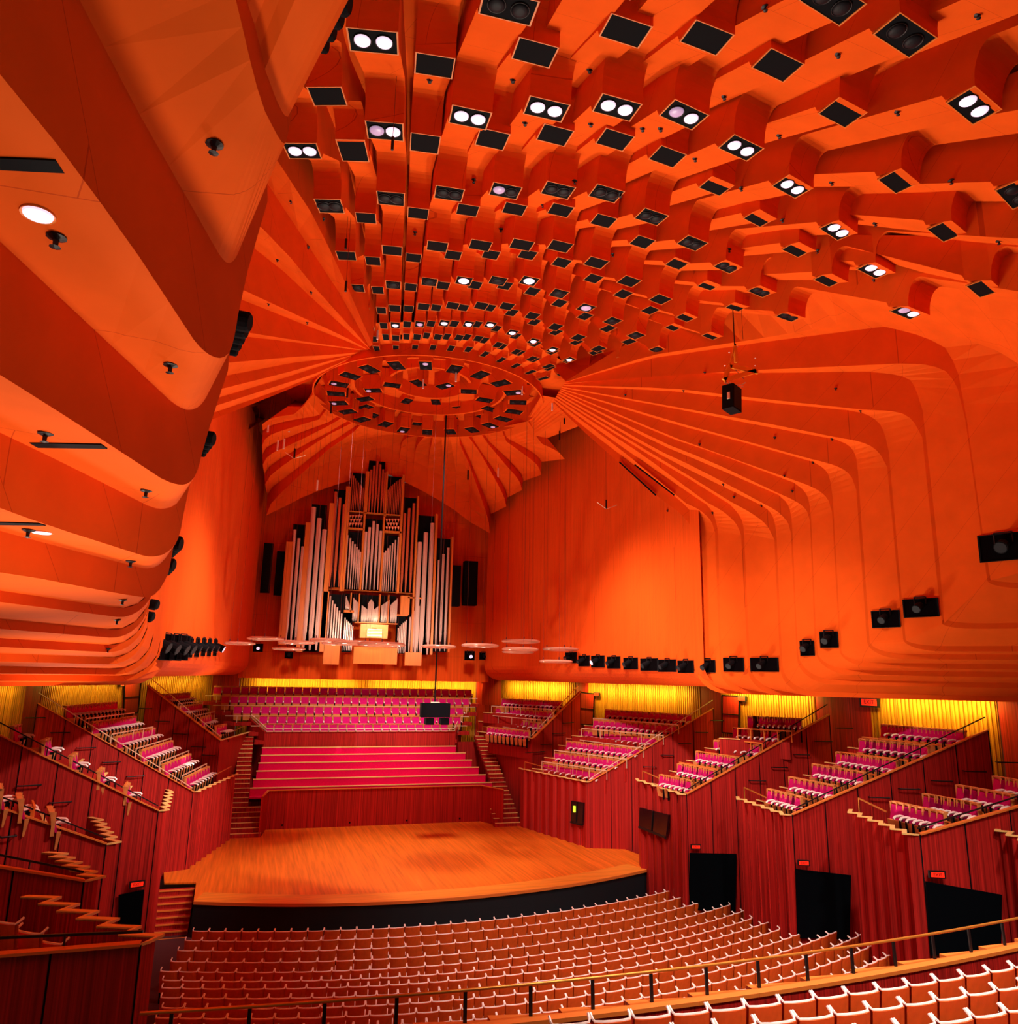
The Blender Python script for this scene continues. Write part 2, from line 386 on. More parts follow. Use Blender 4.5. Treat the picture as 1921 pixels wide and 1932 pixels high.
# ================================================================ FOLDED RIBS: right wall and ceiling
def loft(rows): return rows
def curve3(th,S,B,Wl,conv,nS=10,nB=10,nW=5,ext=None):
    f=lambda L:[at_spoke(*conv(q),th) for q in L]
    s,b,w=f(S),f(B),f(Wl)
    b=smooth_curve([s[-1]]+b+[w[0]],1) 
    return resample(s,nS)[:-1]+resample(b,nB)+resample(w,nW)[1:]
cR=lambda q:(1100+q[0]*.4274,800+q[1]*.4274)
RB=[ # (a: S,B,W) , (b: S,B,W) for each plane k, in the crop's own coordinates
 (([(-130,-95),(0,30),(160,172),(320,311)],[(375,355),(420,385),(465,430)],[(487,475),(497,940),(499,1000)]),
  ([(-130,-100),(0,10),(230,185),(400,315)],[(460,365),(480,400),(493,440)],[(497,480),(505,940),(507,1000)])),
 (([(-125,-105),(150,100),(300,220),(455,350)],[(520,380),(570,430)],[(583,480),(600,940),(603,1000)]),
  ([(-125,-110),(165,95),(350,225),(545,355)],[(575,390),(590,440)],[(597,480),(607,940),(610,1000)])),
 (([(-120,-115),(270,140),(410,245),(550,348)],[(620,385),(680,440)],[(698,490),(722,940),(725,1000)]),
  ([(-120,-120),(290,135),(470,243),(650,355)],[(690,400),(708,440)],[(712,500),(732,940),(736,1000)])),
 (([(-115,-125),(300,128),(440,212),(650,342)],[(740,390),(810,440)],[(845,510),(865,940),(868,1000)]),
  ([(-115,-130),(310,118),(470,203),(795,362)],[(830,390),(847,430)],[(855,500),(875,940),(878,1000)])),
 (([(-110,-135),(330,115),(500,193),(795,350)],[(860,385),(905,430)],[(918,480),(940,940),(943,1000)]),
  ([(-110,-140),(350,95),(520,165),(862,312)],[(905,350),(920,400)],[(925,480),(945,940),(949,1000)])),
 (([(-105,-143),(360,85),(560,163),(850,300)],[(930,335),(985,370)],[(1003,430),(1022,940),(1025,1000)]),
  ([(-105,-147),(400,67),(600,133),(930,258)],[(980,295),(1000,340)],[(1008,430),(1030,940),(1034,1000)])),
 (([(-100,-150),(410,62),(660,152),(930,247)],[(1020,280),(1080,320)],[(1100,390),(1130,930),(1133,1000)]),
  ([(-100,-153),(420,5),(661,67),(1010,165)],[(1060,190),(1090,230)],[(1103,330),(1137,930),(1141,1000)])),
 (([(-95,-156),(440,0),(750,84),(1010,155)],[(1110,180),(1180,215)],[(1207,290),(1250,900),(1254,960)]),
  ([(-95,-160),(450,-60),(750,0),(1115,68)],[(1170,90),(1205,130)],[(1215,220),(1262,900),(1266,960)])),
 (([(-90,-164),(450,-68),(850,4),(1115,58)],[(1220,75),(1300,110)],[(1343,190),(1410,900),(1414,950)]),
  ([(-90,-168),(400,-145),(800,-97),(1160,-62)],[(1260,-45),(1325,10)],[(1350,120),(1420,900),(1425,950)])),
 (([(-85,-172),(400,-157),(800,-110),(1230,-64)],[(1380,-57),(1450,-32)],[(1498,60),(1565,700),(1585,880)]),
  ([(-85,-176),(400,-225),(800,-225),(1250,-232)],[(1400,-217),(1460,-187)],[(1500,-60),(1570,560),(1595,880)])),
 (([(-80,-180),(400,-215),(800,-240),(1400,-267)],[(1540,-262),(1640,-215)],[(1688,-20),(1760,500),(1785,690)]),
  ([(-80,-183),(300,-290),(800,-362),(1330,-430)],[(1500,-390),(1640,-315)],[(1695,-20),(1765,480),(1800,690)])),
 (([(-75,-186),(300,-304),(800,-380),(1270,-462)],[(1600,-412),(1921,-292)],[(2060,-100),(2150,400),(2160,600)]),
  ([(-75,-190),(300,-420),(800,-520),(1270,-560)],[(1700,-540),(2000,-400)],[(2130,-200),(2200,400),(2210,600)])),
]
ZF=[9.1,9.1,9.1,9.1,9.55,9.9,10.15,10.45,10.7,11.4,12.6,14.5]
def foot(c,th,zf,Rr=.95,out=9.0):
    "extend a wall curve downwards, round it outwards and run level"
    p=c[-1]; t=R(th); o=Vector((math.sin(t),-math.cos(t),0))
    base=Vector((p.x,p.y,0)); R2=min(Rr,max(.2,p.z-zf))
    q=[base+Vector((0,0,zf+R2))]
    for a in range(1,9):
        g=a/8*math.pi/2; q.append(base+o*(1.25*Rr*(1-math.cos(g)))+Vector((0,0,zf+R2*(1-math.sin(g)))))
    q.append(q[-1]+o*out); return c+q
rcurves=[]
for k,(a,b) in enumerate(RB):
    foot_px=cR(a[2][0]); d=ray(*foot_px)
    az=d.x/d.y; D=29.83/(az+.436)
    P=Vector((CAM.x+az*D,D,0)); th=theta(P)
    ca=foot(curve3(th,*a,cR),th,ZF[k]); cb=foot(curve3(th,*b,cR),th,ZF[k]+.18)
    rcurves.append((th,ca,cb))
for k,(th,ca,cb) in enumerate(rcurves):
    struct('wall_right',MB().grid([ca,cb]),birch)
    if k+1<len(rcurves):
        o=struct('wall_right',MB().grid([cb,rcurves[k+1][1]]),birch,smooth=False)

# face between the last fan rib and the first long rib of the right wall
Lf=[]
for q in range(0,34):
    rho=17.6-q*.6
    e=edge(len(strips),rho); Lf.append(Vector((e.x,e.y,zp((e-CROWN.xy).length)+1.5+dze(len(strips),rho))))
ca=rcurves[-1][1]
struct('ceiling',MB().grid([resample(Lf,30),resample(ca[:26],30)]),birch)
# ---------------------------------------------------------------- left wall: cladding that steps down over the side boxes
def pt_at(px,py,D): return at_y(px,py,D)
# (V, Bend, H) for the two edges meeting each upright face; depth of the upright face at its tip
LM=[ # U curve (far edge of the nearer tread is L, near edge of next tread is U), tip px, depth
 dict(D=5.8,tip=(538,272),
  L=([(600,-260),(575,-40),(560,130)],[(553,190),(547,217),(541,222),(533,213),(520,185)],[(500,130),(485,60),(465,0),(430,-130)]),
  U=([(590,-60),(560,170),(545,245)],[(541,266),(535,272),(527,262),(515,240)],[(500,210),(480,150),(462,70),(445,0),(405,-170)])),
 dict(D=7.5,tip=(417,676),
  L=([(500,180),(475,330),(462,410)],[(456,450),(450,478),(440,494),(430,498),(418,487)],[(405,465),(260,210),(150,0),(10,-270)]),
  U=([(505,380),(470,500),(450,590)],[(442,640),(433,668),(417,677),(398,672),(380,658)],[(365,640),(240,450),(110,275),(0,140),(-150,-44)])),
 dict(D=9.2,tip=(347,916),
  L=([(450,500),(425,600),(408,680)],[(400,720),(388,755),(372,771),(353,775),(335,766)],[(320,755),(197,640),(90,540),(0,455),(-200,270)]),
  U=([(430,700),(400,790),(380,860)],[(374,885),(364,906),(347,916),(325,912)],[(303,902),(220,847),(100,770),(0,707),(-250,555)])),
 dict(D=11.0,tip=(293,1050),
  L=([(395,780),(365,860),(352,905)],[(346,930),(335,950),(320,958),(300,961)],[(277,953),(133,880),(0,816),(-250,700)]),
  U=([(362,900),(350,950),(341,1000)],[(333,1027),(312,1045),(295,1050),(275,1050)],[(253,1043),(80,988),(0,958),(-300,850)])),
 dict(D=12.6,tip=(287,1127),
  L=([(345,930),(333,980),(325,1020)],[(318,1045),(307,1060),(293,1071),(273,1073)],[(253,1068),(133,1037),(0,1002),(-300,915)]),
  U=([(335,980),(326,1040),(318,1080)],[(310,1098),(300,1115),(285,1127),(267,1127)],[(187,1113),(67,1090),(0,1080),(-300,1030)])),
]
lcurves=[]
def spokeL(c,th):
    f=lambda L:[at_spoke(*q,th) for q in L]
    s,b,w=f(c[0]),f(c[1]),f(c[2]); b=smooth_curve([s[-1]]+b+[w[0]],1)
    return resample(s,4)[:-1]+resample(b,12)+resample(w,7)[1:]
for e in LM:
    th=theta(pt_at(*e['tip'],e['D'])); lcurves.append((th,spokeL(e['L'],th),spokeL(e['U'],th)))
# nearest tread: from the first upright face towards the seats behind the photo's place
c0=[p+Vector((.42,-1.6,-.04)) for p in lcurves[0][1]]
c00=[p+Vector((.9,-3.4,.0)) for p in lcurves[0][1]]
struct('wall_left',MB().grid([c00,c0]),birch)
rows=[]
struct('wall_left',MB().grid([c0,lcurves[0][1]]),birch)
for k,(th,l,u) in enumerate(lcurves):
    struct('wall_left',MB().grid([l,u]),birch)
    if k+1<len(lcurves): struct('wall_left',MB().grid([u,lcurves[k+1][1]]),birch)
prev=lcurves[-1][2]
for (px,py,D,zf) in ((302,1130,14.2,10.75),(288,1172,16.0,10.5),(275,1205,17.8,10.2),(270,1225,19.6,9.95),(272,1240,21.4,9.7),(283,1252,23.4,9.45),(297,1258,25.6,9.25)):
    p=pt_at(px,py,D); th=theta(p); t=R(th); top=Vector((p.x,p.y,19.0))
    def pc(z0,zt):
        c=[Vector((p.x,p.y,z)) for z in (zt,(zt+z0+1)/2,z0+1.1,z0+1.05)]
        return foot(c[:3],th,z0,.9,9.0)
    a=pc(zf+.16,18.0); b=pc(zf,18.0)
    n=21
    struct('wall_left',MB().grid([resample(prev,40),resample(a,40)]),birch)
    struct('wall_left',MB().grid([a,b]),birch); prev=b
# last stretch back to the plain wall
th=theta(Vector((-10.2,28.5,0))); c=[Vector((-10.2,28.5,z)) for z in (18.0,14.0,10.15)]
struct('wall_left',MB().grid([resample(prev,40),resample(foot(c,th,9.1,.9,6.0),40)]),birch)
# ---------------------------------------------------------------- ribs running from the crown to the left wall
def px_curve(th,L,n=10):
    q=[at_spoke(*p,th) for p in L]
    d=(q[0]-q[1]).normalized()*6.0; q=[q[0]+Vector((d.x,d.y,d.z))]+q
    return resample(q,n)
LR=[(-25.5,None,[(528,310),(593,410),(640,507),(690,620),(703,650)]),
 (-31,[(508,352),(590,476),(645,560),(697,655)],[(483,420),(533,467),(590,538),(657,612),(697,657)]),
 (-36,[(465,457),(533,510),(590,564),(657,625),(700,660)],[(450,543),(590,608),(640,630),(692,658)]),
 (-40.5,[(448,562),(590,619),(640,638),(698,662)],[(458,626),(590,647),(697,661)]),
 (-44,[(455,634),(590,650),(697,663)],[(423,685),(560,673),(633,669),(692,663)]),
 (-46.5,[(410,712),(560,683),(620,677),(690,664)],[(397,739),(540,703),(613,683),(688,664)]),
 (-49,[(393,756),(540,712),(607,690),(686,664)],[(390,771),(530,726),(600,703),(684,665)]),
 (-51.5,[(388,784),(530,735),(597,709),(682,666)],[(387,797),(520,745),(587,717),(680,667)])]
prev=None
lribs=[]
for th,b,a in LR:
    lribs.append((th,px_curve(th,b) if b else None,px_curve(th,a)))
# plane P0: face between the fan and the first band
a0=lribs[0][2]; struct('ceiling',MB().grid([[p+Vector((0,0,1.6)) for p in a0],a0]),birch)
for k in range(1,len(lribs)):
    th,b,a=lribs[k]
    struct('ceiling',MB().grid([lribs[k-1][2],b]),birch)
    struct('ceiling',MB().grid([b,a]),birch)
c=[at_wall(*q,(-10.2,28.5),(-7.7,52.0)) for q in ((377,870),(440,830),(493,797),(533,770),(617,707),(660,680))]
jl=resample(c,10); struct('ceiling',MB().grid([lribs[-1][2],jl]),birch)
# ---------------------------------------------------------------- plain side walls towards the organ
def side_wall(sx,name):
    # plan of the wall with small steps near the organ
    P=[(10.3,27.7),(10.2,28.4),(9.55,34.5),(9.05,39.2),(8.75,42.0),(8.9,42.0),(8.55,44.4),(8.7,44.4),(8.3,46.6),(8.45,46.6),(8.05,48.8),(8.2,48.8),(7.75,51.2)]
    m=MB(); zt,zf=24.2,9.35
    pr=[]
    for x,y in P:
        col=[Vector((sx*x,y,zt)),Vector((sx*x,y,zf+.9))]
        for a in range(1,8):
            g=a/7*math.pi/2; col.append(Vector((sx*(x+1.1*(1-math.cos(g))),y,zf+.9*(1-math.sin(g)))))
        col.append(Vector((sx*(x+5),y,zf))); pr.append(col)
    m.grid(pr); o=struct(name,m,birch_wall)
    return o
side_wall(1,'wall_right'); side_wall(-1,'wall_left')
# left counterparts of the first right-hand folds, seen past the near cladding
for k in range(0,5):
    th,ca,cb=rcurves[k]
    M=lambda c:[Vector((-p.x,p.y,p.z)) for p in c[14:]]
    struct('wall_left',MB().grid([M(ca),M(cb)]),birch)
    if k<4: struct('wall_left',MB().grid([M(cb),M(rcurves[k+1][1])]),birch_wall)
# ---------------------------------------------------------------- ceiling between crown and organ wall
N=lambda q:(480+q[0]*.145,720+q[1]*.145)
OC=[ ([(966,345),(700,335),(430,325)],[(966,375),(600,415),(250,465),(140,520),(100,560)]),
 ([(966,425),(480,500),(200,570),(110,640)],[(966,455),(480,600),(230,680),(140,740),(100,830)]),
 ([(966,530),(500,700),(220,820),(130,880),(105,950)],[(966,575),(600,760),(250,920),(150,990),(110,1080)]),
 ([(966,660),(600,850),(250,1060),(160,1140),(130,1210)],[(966,690),(600,930),(280,1160),(180,1250),(140,1340)]),
 ([(966,810),(700,1020),(400,1250),(200,1400),(170,1470)],[(966,880),(600,1210),(300,1490),(170,1640),(155,1740)])]
endD=[37.5,41.5,44.8,47.5,50.5]
fan=[]
def wallx(D): return 10.2-(D-28.4)*2.45/22.8
for k,(a,b) in enumerate(OC):
    D=endD[k]; th=theta(Vector((-wallx(D),D,0)))
    f=lambda L:[at_spoke(*N(q),th) for q in L]
    A,B=f(a),f(b)
    rim=Vector((CROWN.x+RC*math.sin(R(th)),CROWN.y-RC*math.cos(R(th)),23.2))
    g=lambda P:resample([rim+Vector((0,0,.25 if P is A else 0))]+[q for q in smooth_curve(P,1) if (q.xy-CROWN.xy).length>RC+.3],14)
    fan.append((th,g(A),g(B)))
M=lambda c:[Vector((-p.x,p.y,p.z)) for p in c]
rimp=lambda th,z=23.3: Vector((CROWN.x+(RC+.02)*math.sin(R(th)),CROWN.y-(RC+.02)*math.cos(R(th)),z))
struct('ceiling',MB().grid([resample([rimp(-68)]+list(reversed(jl))[2:8],14),fan[0][1]]),birch)
struct('ceiling',MB().grid([resample([rimp(62),Vector((9.6,33.5,23.2))],14),M(fan[0][1])]),birch)
for s in (0,1):
    T=M if s else (lambda c:c)
    for k,(th,A,B) in enumerate(fan):
        struct('ceiling',MB().grid([T(A),T(B)]),birch)
        if k+1<len(fan): struct('ceiling',MB().grid([T(B),T(fan[k+1][1])]),birch)
# above the organ: narrow folds down to the organ wall
YO=51.2
O=lambda q:(470+q[0]*.2603,840+q[1]*.2603)
last=fan[-1][2]
def fold_to_wall(side):
    rows=[]; T=(lambda c:[Vector((-p.x,p.y,p.z)) for p in c]) if side else (lambda c:c)
    n=7; prev=last
    for j in range(1,n+1):
        x=-7.4+7.4*j/n; ztop=20.4+4.4*(j/n)**.6
        x0_=x*.45; p0=Vector((CROWN.x+x0_,CROWN.y+math.sqrt(RC**2-x0_**2),23.2)); p1=Vector((x*.93,YO-1.3,ztop+1.1)); p2=Vector((x*.97,YO-.35,ztop+.2)); p3=Vector((x,YO,ztop-1.4))
        c=resample(smooth_curve([p0,p1,p2,p3],2),14)
        c2=[q+Vector((0,0,.6*min(1,(3*i/13)) if i<13 else 0)) for i,q in enumerate(c)]
        struct('ceiling',MB().grid([T(resample(prev,14)),T(c)]),birch)
        if j<n: struct('ceiling',MB().grid([T(c),T(c2)]),birch)
        prev=c2 if j<n else c
fold_to_wall(0); fold_to_wall(1)
# organ wall
m=MB(); m.face((-8.3,YO+.9,9.2),(8.3,YO+.9,9.2),(8.3,YO+.9,23),(-8.3,YO+.9,23)); struct('wall_back',m,birch_wall)
# ================================================================ CROWN
def ring_strip(m,r0,z0,r1,z1,n=72):
    c=CROWN
    m.grid([[Vector((c.x+r*math.cos(2*math.pi*k/n),c.y+r*math.sin(2*math.pi*k/n),z)) for k in range(n)] for r,z in ((r0,z0),(r1,z1))],close=True)
Zc=23.45
m=MB()
for a,b in (((RC+.05,Zc+1.2),(RC+.05,Zc-.25)),((RC+.05,Zc-.25),(RC-.02,Zc-.25)),((RC-.02,Zc-.25),(RC-.02,Zc+.75)),((RC-.02,Zc+.75),(3.95,Zc+.95)),
    ((3.95,Zc+.95),(3.95,Zc+.45)),((3.95,Zc+.45),(3.8,Zc+.45)),((3.8,Zc+.45),(3.8,Zc+1.15)),((3.8,Zc+1.15),(2.15,Zc+1.3)),
    ((2.15,Zc+1.3),(2.15,Zc+.75)),((2.15,Zc+.75),(2.0,Zc+.75)),((2.0,Zc+.75),(2.0,Zc+1.5)),((2.0,Zc+1.5),(.02,Zc+1.5))):
    ring_strip(m,a[0],a[1],b[0],b[1])
struct('ceiling',m,birch,auto=True)
m=MB(); ring_strip(m,RC+.03,23.75,7.6,23.85); struct('ceiling',m,birch)
m=MB(); m.face((-26,-3,25.4),(26,-3,25.4),(26,58,25.4),(-26,58,25.4)); struct('ceiling',m,birch)
K=lambda x,y:(580+x*.25,640+y*.25)
crown_rings=[(0,[(470,225),(325,275),(238,338),(217,410),(235,480),(303,545),(413,605),(590,640),(725,683),(905,700),(1080,697),(1245,683),(1380,650),(1480,600),(1560,545),(1590,475),(1557,402),(1460,330),(1305,268),(1110,225),(893,198),(672,198)]),
 (1,[(497,385),(640,345),(837,330),(1038,352),(1218,393),(1338,457),(1378,525),(1333,587),(1250,633),(1117,667),(948,680),(825,645),(495,577),(435,512),(435,450)]),
 (2,[(752,465),(970,472),(1140,525),(1135,600),(1025,643),(660,593),(645,527)])]
names=['outer','middle','inner']
for ring,L in crown_rings:
    zz=(Zc-.12,Zc+.42,Zc+.85)[ring]; rr=(4.75,3.0,1.45)[ring]
    n=len(L); base=(zz+.75)
    angs=sorted(math.atan2((at_z(*K(*q),zz)-CROWN).y,(at_z(*K(*q),zz)-CROWN).x) for q in L)
    n={0:20,1:14,2:6}[ring]
    P_=[at_z(*K(*q),zz) for q in L]
    P_.sort(key=lambda p:math.atan2(p.y-CROWN.y,p.x-CROWN.x))
    for j,c in enumerate(P_):
        a=math.atan2(c.y-CROWN.y,c.x-CROWN.x)
        t=empty('crown_light',c,a-math.pi/2,'black lamp panel in %s place anticlockwise round the %s ring of the crown'%(ORD[j],names[ring]),'ceiling light','crown ceiling lights')
        w,d,h=((.6,1.0,.85),(.56,.95,.75),(.52,.85,.6))[ring]
        mm=MB() # rounded shell box hanging from the ring
        prof=[(.28,h)]+[(.28-.0-0*q,h-h*q/6) for q in range(1,7)]
        out=[]
        yy=[]
        for q in range(8):
            g=q/7*math.pi/2; yy.append((d/2+.45*(1-math.sin(g)),h*(1-0) - h*math.sin(g)*0))
        shell=[(-d/2,0.0),(-d/2,h)]
        curve=[( d/2+.5*(1-math.cos(g)), h*math.sin(g)) for g in [q/7*math.pi/2 for q in range(8)]]
        polyl=[(-q[0],q[1]) for q in [(-d/2,h),(-d/2,0)]+curve]
        mm.grid([[Vector((-w/2,-y,z)) for y,z in polyl],[Vector((w/2,-y,z)) for y,z in polyl]])
        for sx in (-1,1):
            mm.face(*[Vector((sx*w/2,-y,z)) for y,z in polyl])
        mm.build('shell',birch,t)
        mm=MB().box((0,0,-.02),(w*.93,d*.86,.03)); mm.build('grille',black,t)
        for s in (-1,1):
            l=MB().lathe([(.13,-.035),(.12,-.06),(.06,-.08),(.001,-.085)],(0,s*.24,0),12); l.build('lamp',lampdim if (j*7+ring)%4==0 and s>0 else lampoff,t,smooth=True)

def hit(px,py):
    "nearest surface of the hall along the line of sight: location and normal"
    bpy.context.view_layer.update(); dg=bpy.context.evaluated_depsgraph_get()
    ok,loc,nor,_,ob,_=SC.ray_cast(dg,CAM,ray(px,py).normalized())
    if nor.dot(CAM-loc)<0: nor=-nor
    return loc.copy(),nor.copy()
HIT={}
for q in ((405,271),(107,446),(322,688),(86,817),(276,925),(54,999),(247,1058),(232,1131),(221,1169),(204,1223),(72,404),(79,1004),
    (1336,1257),(1385,1254),(1443,1254),(1524,1223),(1565,1207),(1672,1168),(1738,1147),(1896,1032),
    (40,312),(130,840),(30,987),
    (1390,575),(1650,528),(1100,592),(1330,703),(1577,733),(1624,775),(1290,737),(1180,745),(1534,872),(1480,897),(1570,828),(1320,838),(1365,914),(1462,825),(1437,953),(1385,937),(1260,963),(1345,967),(1495,926),
    (610,413),(581,467),(550,380),(640,470),(524,490),(588,551),(507,573),(580,608),(555,600),(1390,575)): HIT[q]=hit(*q)
# ================================================================ LOWER HALL
plain_wood=mat('light_ply',(232,150,80),.45,var=.12,scale=4)
magenta=mat('magenta_wool',(205,22,110),.9,var=.08,scale=30,spec=.1)
bench_red=mat('crimson_upholstery',(226,12,84),.85,var=.06,scale=12,spec=.1)
whiterim=mat('pale_rim',(255,240,232),.3)
tanback=mat('tan_seat_back',(238,102,28),.55,var=.08,scale=9)
stage_wood=mat('stage_boards',(230,112,26),.4,var=.22,scale=2.0,grain=(5,.18,1),spec=.35)
stage_border=mat('stage_border_boards',(238,140,44),.4,var=.15,scale=2.0,grain=(.3,5,1),spec=.35)
stagefront=mat('black_stage_front',(8,22,30),.7)
gold_edge=mat('step_nosing',(255,214,130),.4)
steel=mat('pale_steel_rail',(255,225,190),.3,metal=.3)
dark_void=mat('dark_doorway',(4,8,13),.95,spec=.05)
exit_red=mat('exit_sign_face',(235,40,20),.5,emit=(255,40,15),estr=.9)
carpet=mat('dark_carpet',(70,16,22),.9)
battened=mat('battened_back_wall',(196,120,40),.55,var=.55,scale=5,grain=(5,5,.02),spec=.2)
def poly(m,name,pts,z,zb=None,kind=True):
    mb=MB(); 
    if zb is None: mb.face(*[(x,y,z) for x,y in pts])
    else: mb.hexa([(x,y,zb) for x,y in pts],[(x,y,z) for x,y in pts])
    return mb.build(name,m)
SZ=1.3
# ---- stage
arc=[(10.15,32.6)]+[(10.15-20.1*i/16 if i<16 else -8.8, 0) for i in range(1,16)]
fr=[]
for i in range(17):
    x=10.1-18.8*i/16; fr.append((x,30.45+.0215*x*x if x>0 else 30.45+.024*x*x))
outline=[(-6.05,45.25),(5.95,45.25),(6.75,43.4),(7.9,43.4),(9.45,37.7),(10.9,37.5),(11.2,35.2)]+fr+[(-8.8,34.98),(-10.0,35.2),(-10.2,36.9),(-9.5,37.5),(-7.9,43.35),(-6.3,43.3)]
stage=empty('stage',(0,38,0),0,'orange boarded concert platform with bowed front edge','stage')
def part(mb,name,m,t,smooth=False):
    o=mb.build(name,m,t,smooth=smooth); o.matrix_parent_inverse=Matrix.Translation(-t.location); return o
mb=MB(); mb.hexa([(x,y,SZ-.06) for x,y in outline],[(x,y,SZ) for x,y in outline]); part(mb,'floorboards',stage_wood,stage)
inner=[(x*.965,y+1.15) for x,y in fr]
mb=MB()
for i in range(16): mb.face((*fr[i],SZ+.004),(*fr[i+1],SZ+.004),(*inner[i+1],SZ+.004),(*inner[i],SZ+.004))
part(mb,'border_boards',stage_border,stage)
mb=MB()
for i in range(16): mb.hexa([(*fr[i],SZ-.1),(*fr[i+1],SZ-.1),(fr[i+1][0],fr[i+1][1]-.05,SZ-.1),(fr[i][0],fr[i][1]-.05,SZ-.1)],[(*fr[i],SZ+.01),(*fr[i+1],SZ+.01),(fr[i+1][0],fr[i+1][1]-.05,SZ+.01),(fr[i][0],fr[i][1]-.05,SZ+.01)])
part(mb,'edge_nosing',frame_m,stage)
mb=MB()
for i in range(16): mb.face((fr[i][0],fr[i][1]+.02,SZ-.1),(fr[i+1][0],fr[i+1][1]+.02,SZ-.1),(fr[i+1][0],fr[i+1][1]+.02,-.3),(fr[i][0],fr[i][1]+.02,-.3))
mb.face((*fr[-1],SZ-.1),(-8.8,34.98,SZ-.1),(-8.8,34.98,-.3),(*fr[-1],-.3))
mb.face((*fr[0],SZ-.1),(11.2,35.2,SZ-.1),(11.2,35.2,-.3),(*fr[0],-.3))
part(mb,'black_front',stagefront,stage)
# ---- floor of the stalls
def zrow(j): return 1.0+(0 if j<=3 else [.05,.15,.3,.42,.55,.7,.85,1.0,1.15,1.3,1.45,1.6][min(j-4,11)])
def yrow(j): return 28.44-.97*j
mb=MB(); 
for j in range(-3,18):
    jj=max(j,0); z=zrow(jj)-.92; y0=yrow(j)+.45; y1=yrow(j)-.52
    rows=[]
    for y in (y0,y1): rows.append([Vector((x,y+.0197*x*x,z)) for x in [(-16+32*i/24) for i in range(25)]])
    mb.grid(rows)
    zn=zrow(max(j+1,0))-.92; mb.grid([rows[1],[Vector((p.x,p.y,zn)) for p in rows[1]]])
struct('floor',mb,carpet)
mb=MB(); mb.face((-30,-8,-.35),(30,-8,-.35),(30,60,-.35),(-30,60,-.35)); struct('floor',mb,carpet)
# ---- choir: reredos wall, benches, terrace
choir=empty('choir_wall',(0,45.2,SZ),0,'red-brown timber panelled wall along the back of the stage','wall panel')
zt=3.28
def wallbox(mb,a,b,z0,z1,t=.08):
    a=Vector((a[0],a[1],0)); b=Vector((b[0],b[1],0)); d=(b-a).normalized(); n=Vector((-d.y,d.x,0))*t
    mb.hexa([a+Vector((0,0,z0)),b+Vector((0,0,z0)),b+n+Vector((0,0,z0)),a+n+Vector((0,0,z0))],[a+Vector((0,0,z1)),b+Vector((0,0,z1)),b+n+Vector((0,0,z1)),a+n+Vector((0,0,z1))])
mb=MB(); wallbox(mb,(5.95,45.2),(-6.05,45.2),SZ,zt,-.08); part(mb,'panel',brushbox,choir)
mb=MB(); wallbox(mb,(6.75,43.4),(5.95,45.2),SZ,zt-.0,-.08); part(mb,'side_panel',brushbox,choir)
mb=MB(); wallbox(mb,(-6.05,45.2),(-6.35,43.3),SZ,zt-.0,-.08); part(mb,'side_panel',brushbox,choir)
mb=MB(); mb.beam((-6.05,45.2,zt+.02),(5.95,45.2,zt+.02),.12,.04); mb.beam((5.95,45.2,zt+.02),(6.75,43.4,zt+.02),.12,.04); mb.beam((-6.05,45.2,zt+.02),(-6.35,43.3,zt+.02),.12,.04); part(mb,'cap_rail',frame_m,choir)
for x in (-5.2,-1.6,1.6,4.7):
    mb=MB().box((x,45.1,SZ+.22),(.09,.02,.09)); part(mb,'socket_plate',black,choir)
# six upholstered choir benches
blines=[((472,1488),(928,1477)),((478,1472),(916,1462)),((484,1456),(903,1448)),((488,1441),(890,1434)),((492,1426),(878,1421)),((495,1411),(860,1409))]
for j,(l,r) in enumerate(blines):
    D=45.75+.78*j; a=at_y(*l,D); b=at_y(*r,D); z=(a.z+b.z)/2; x0,x1=a.x,b.x
    t=empty('choir_bench',((x0+x1)/2,D,z),0,'long crimson choir bench with pale wooden top, %s up from the stage'%ORD[j] if j else 'long crimson choir bench with pale wooden top, lowest, behind the stage wall','bench','choir benches')
    mb=MB().box(((x0+x1)/2,D,z-.2),(x1-x0,.08,.40)); 
    part(mb,'upholstered_back',bench_red,t)
    mb=MB().box(((x0+x1)/2,D-.22,z-.42),(x1-x0,.42,.08)); part(mb,'seat',bench_red,t)
    mb=MB().box(((x0+x1)/2,D,z+.025),(x1-x0+.04,.11,.05)); part(mb,'top_rail',gold_edge,t)
    mb=MB().box(((x0+x1)/2,D+.36,z-.62),(x1-x0,.86,.1)); part(mb,'riser_step',carpet,t)
# terrace front behind the benches
a=at_y(503,1380,49.9); b=at_y(857,1382,49.9); c=at_y(503,1412,49.9)
zq=(a.z+b.z)/2; XA,XB=a.x,b.x
ter=empty('terrace_parapet',(0,49.9,c.z),0,'red timber front of the seating terrace behind the choir benches','parapet')
mb=MB(); wallbox(mb,(XB,49.9),(XA,49.9),c.z-1.0,zq,-.1); part(mb,'panel',brushbox,ter)
lA=at_y(471,1353,51.9); rB=at_y(869,1357,51.9)
mb=MB(); mb.hexa([(XA,49.9,3.4),(lA.x,51.9,3.4),(lA.x-.1,51.9,3.4),(XA-.1,49.9,3.4)],[(XA,49.9,zq),(lA.x,51.9,lA.z),(lA.x-.1,51.9,lA.z),(XA-.1,49.9,zq)]); part(mb,'side_panel',brushbox,ter)
mb=MB(); mb.hexa([(XB,49.9,3.4),(rB.x,51.9,3.4),(rB.x+.1,51.9,3.4),(XB+.1,49.9,3.4)],[(XB,49.9,zq),(rB.x,51.9,rB.z),(rB.x+.1,51.9,rB.z),(XB+.1,49.9,zq)]); part(mb,'side_panel',brushbox,ter)
mb=MB()
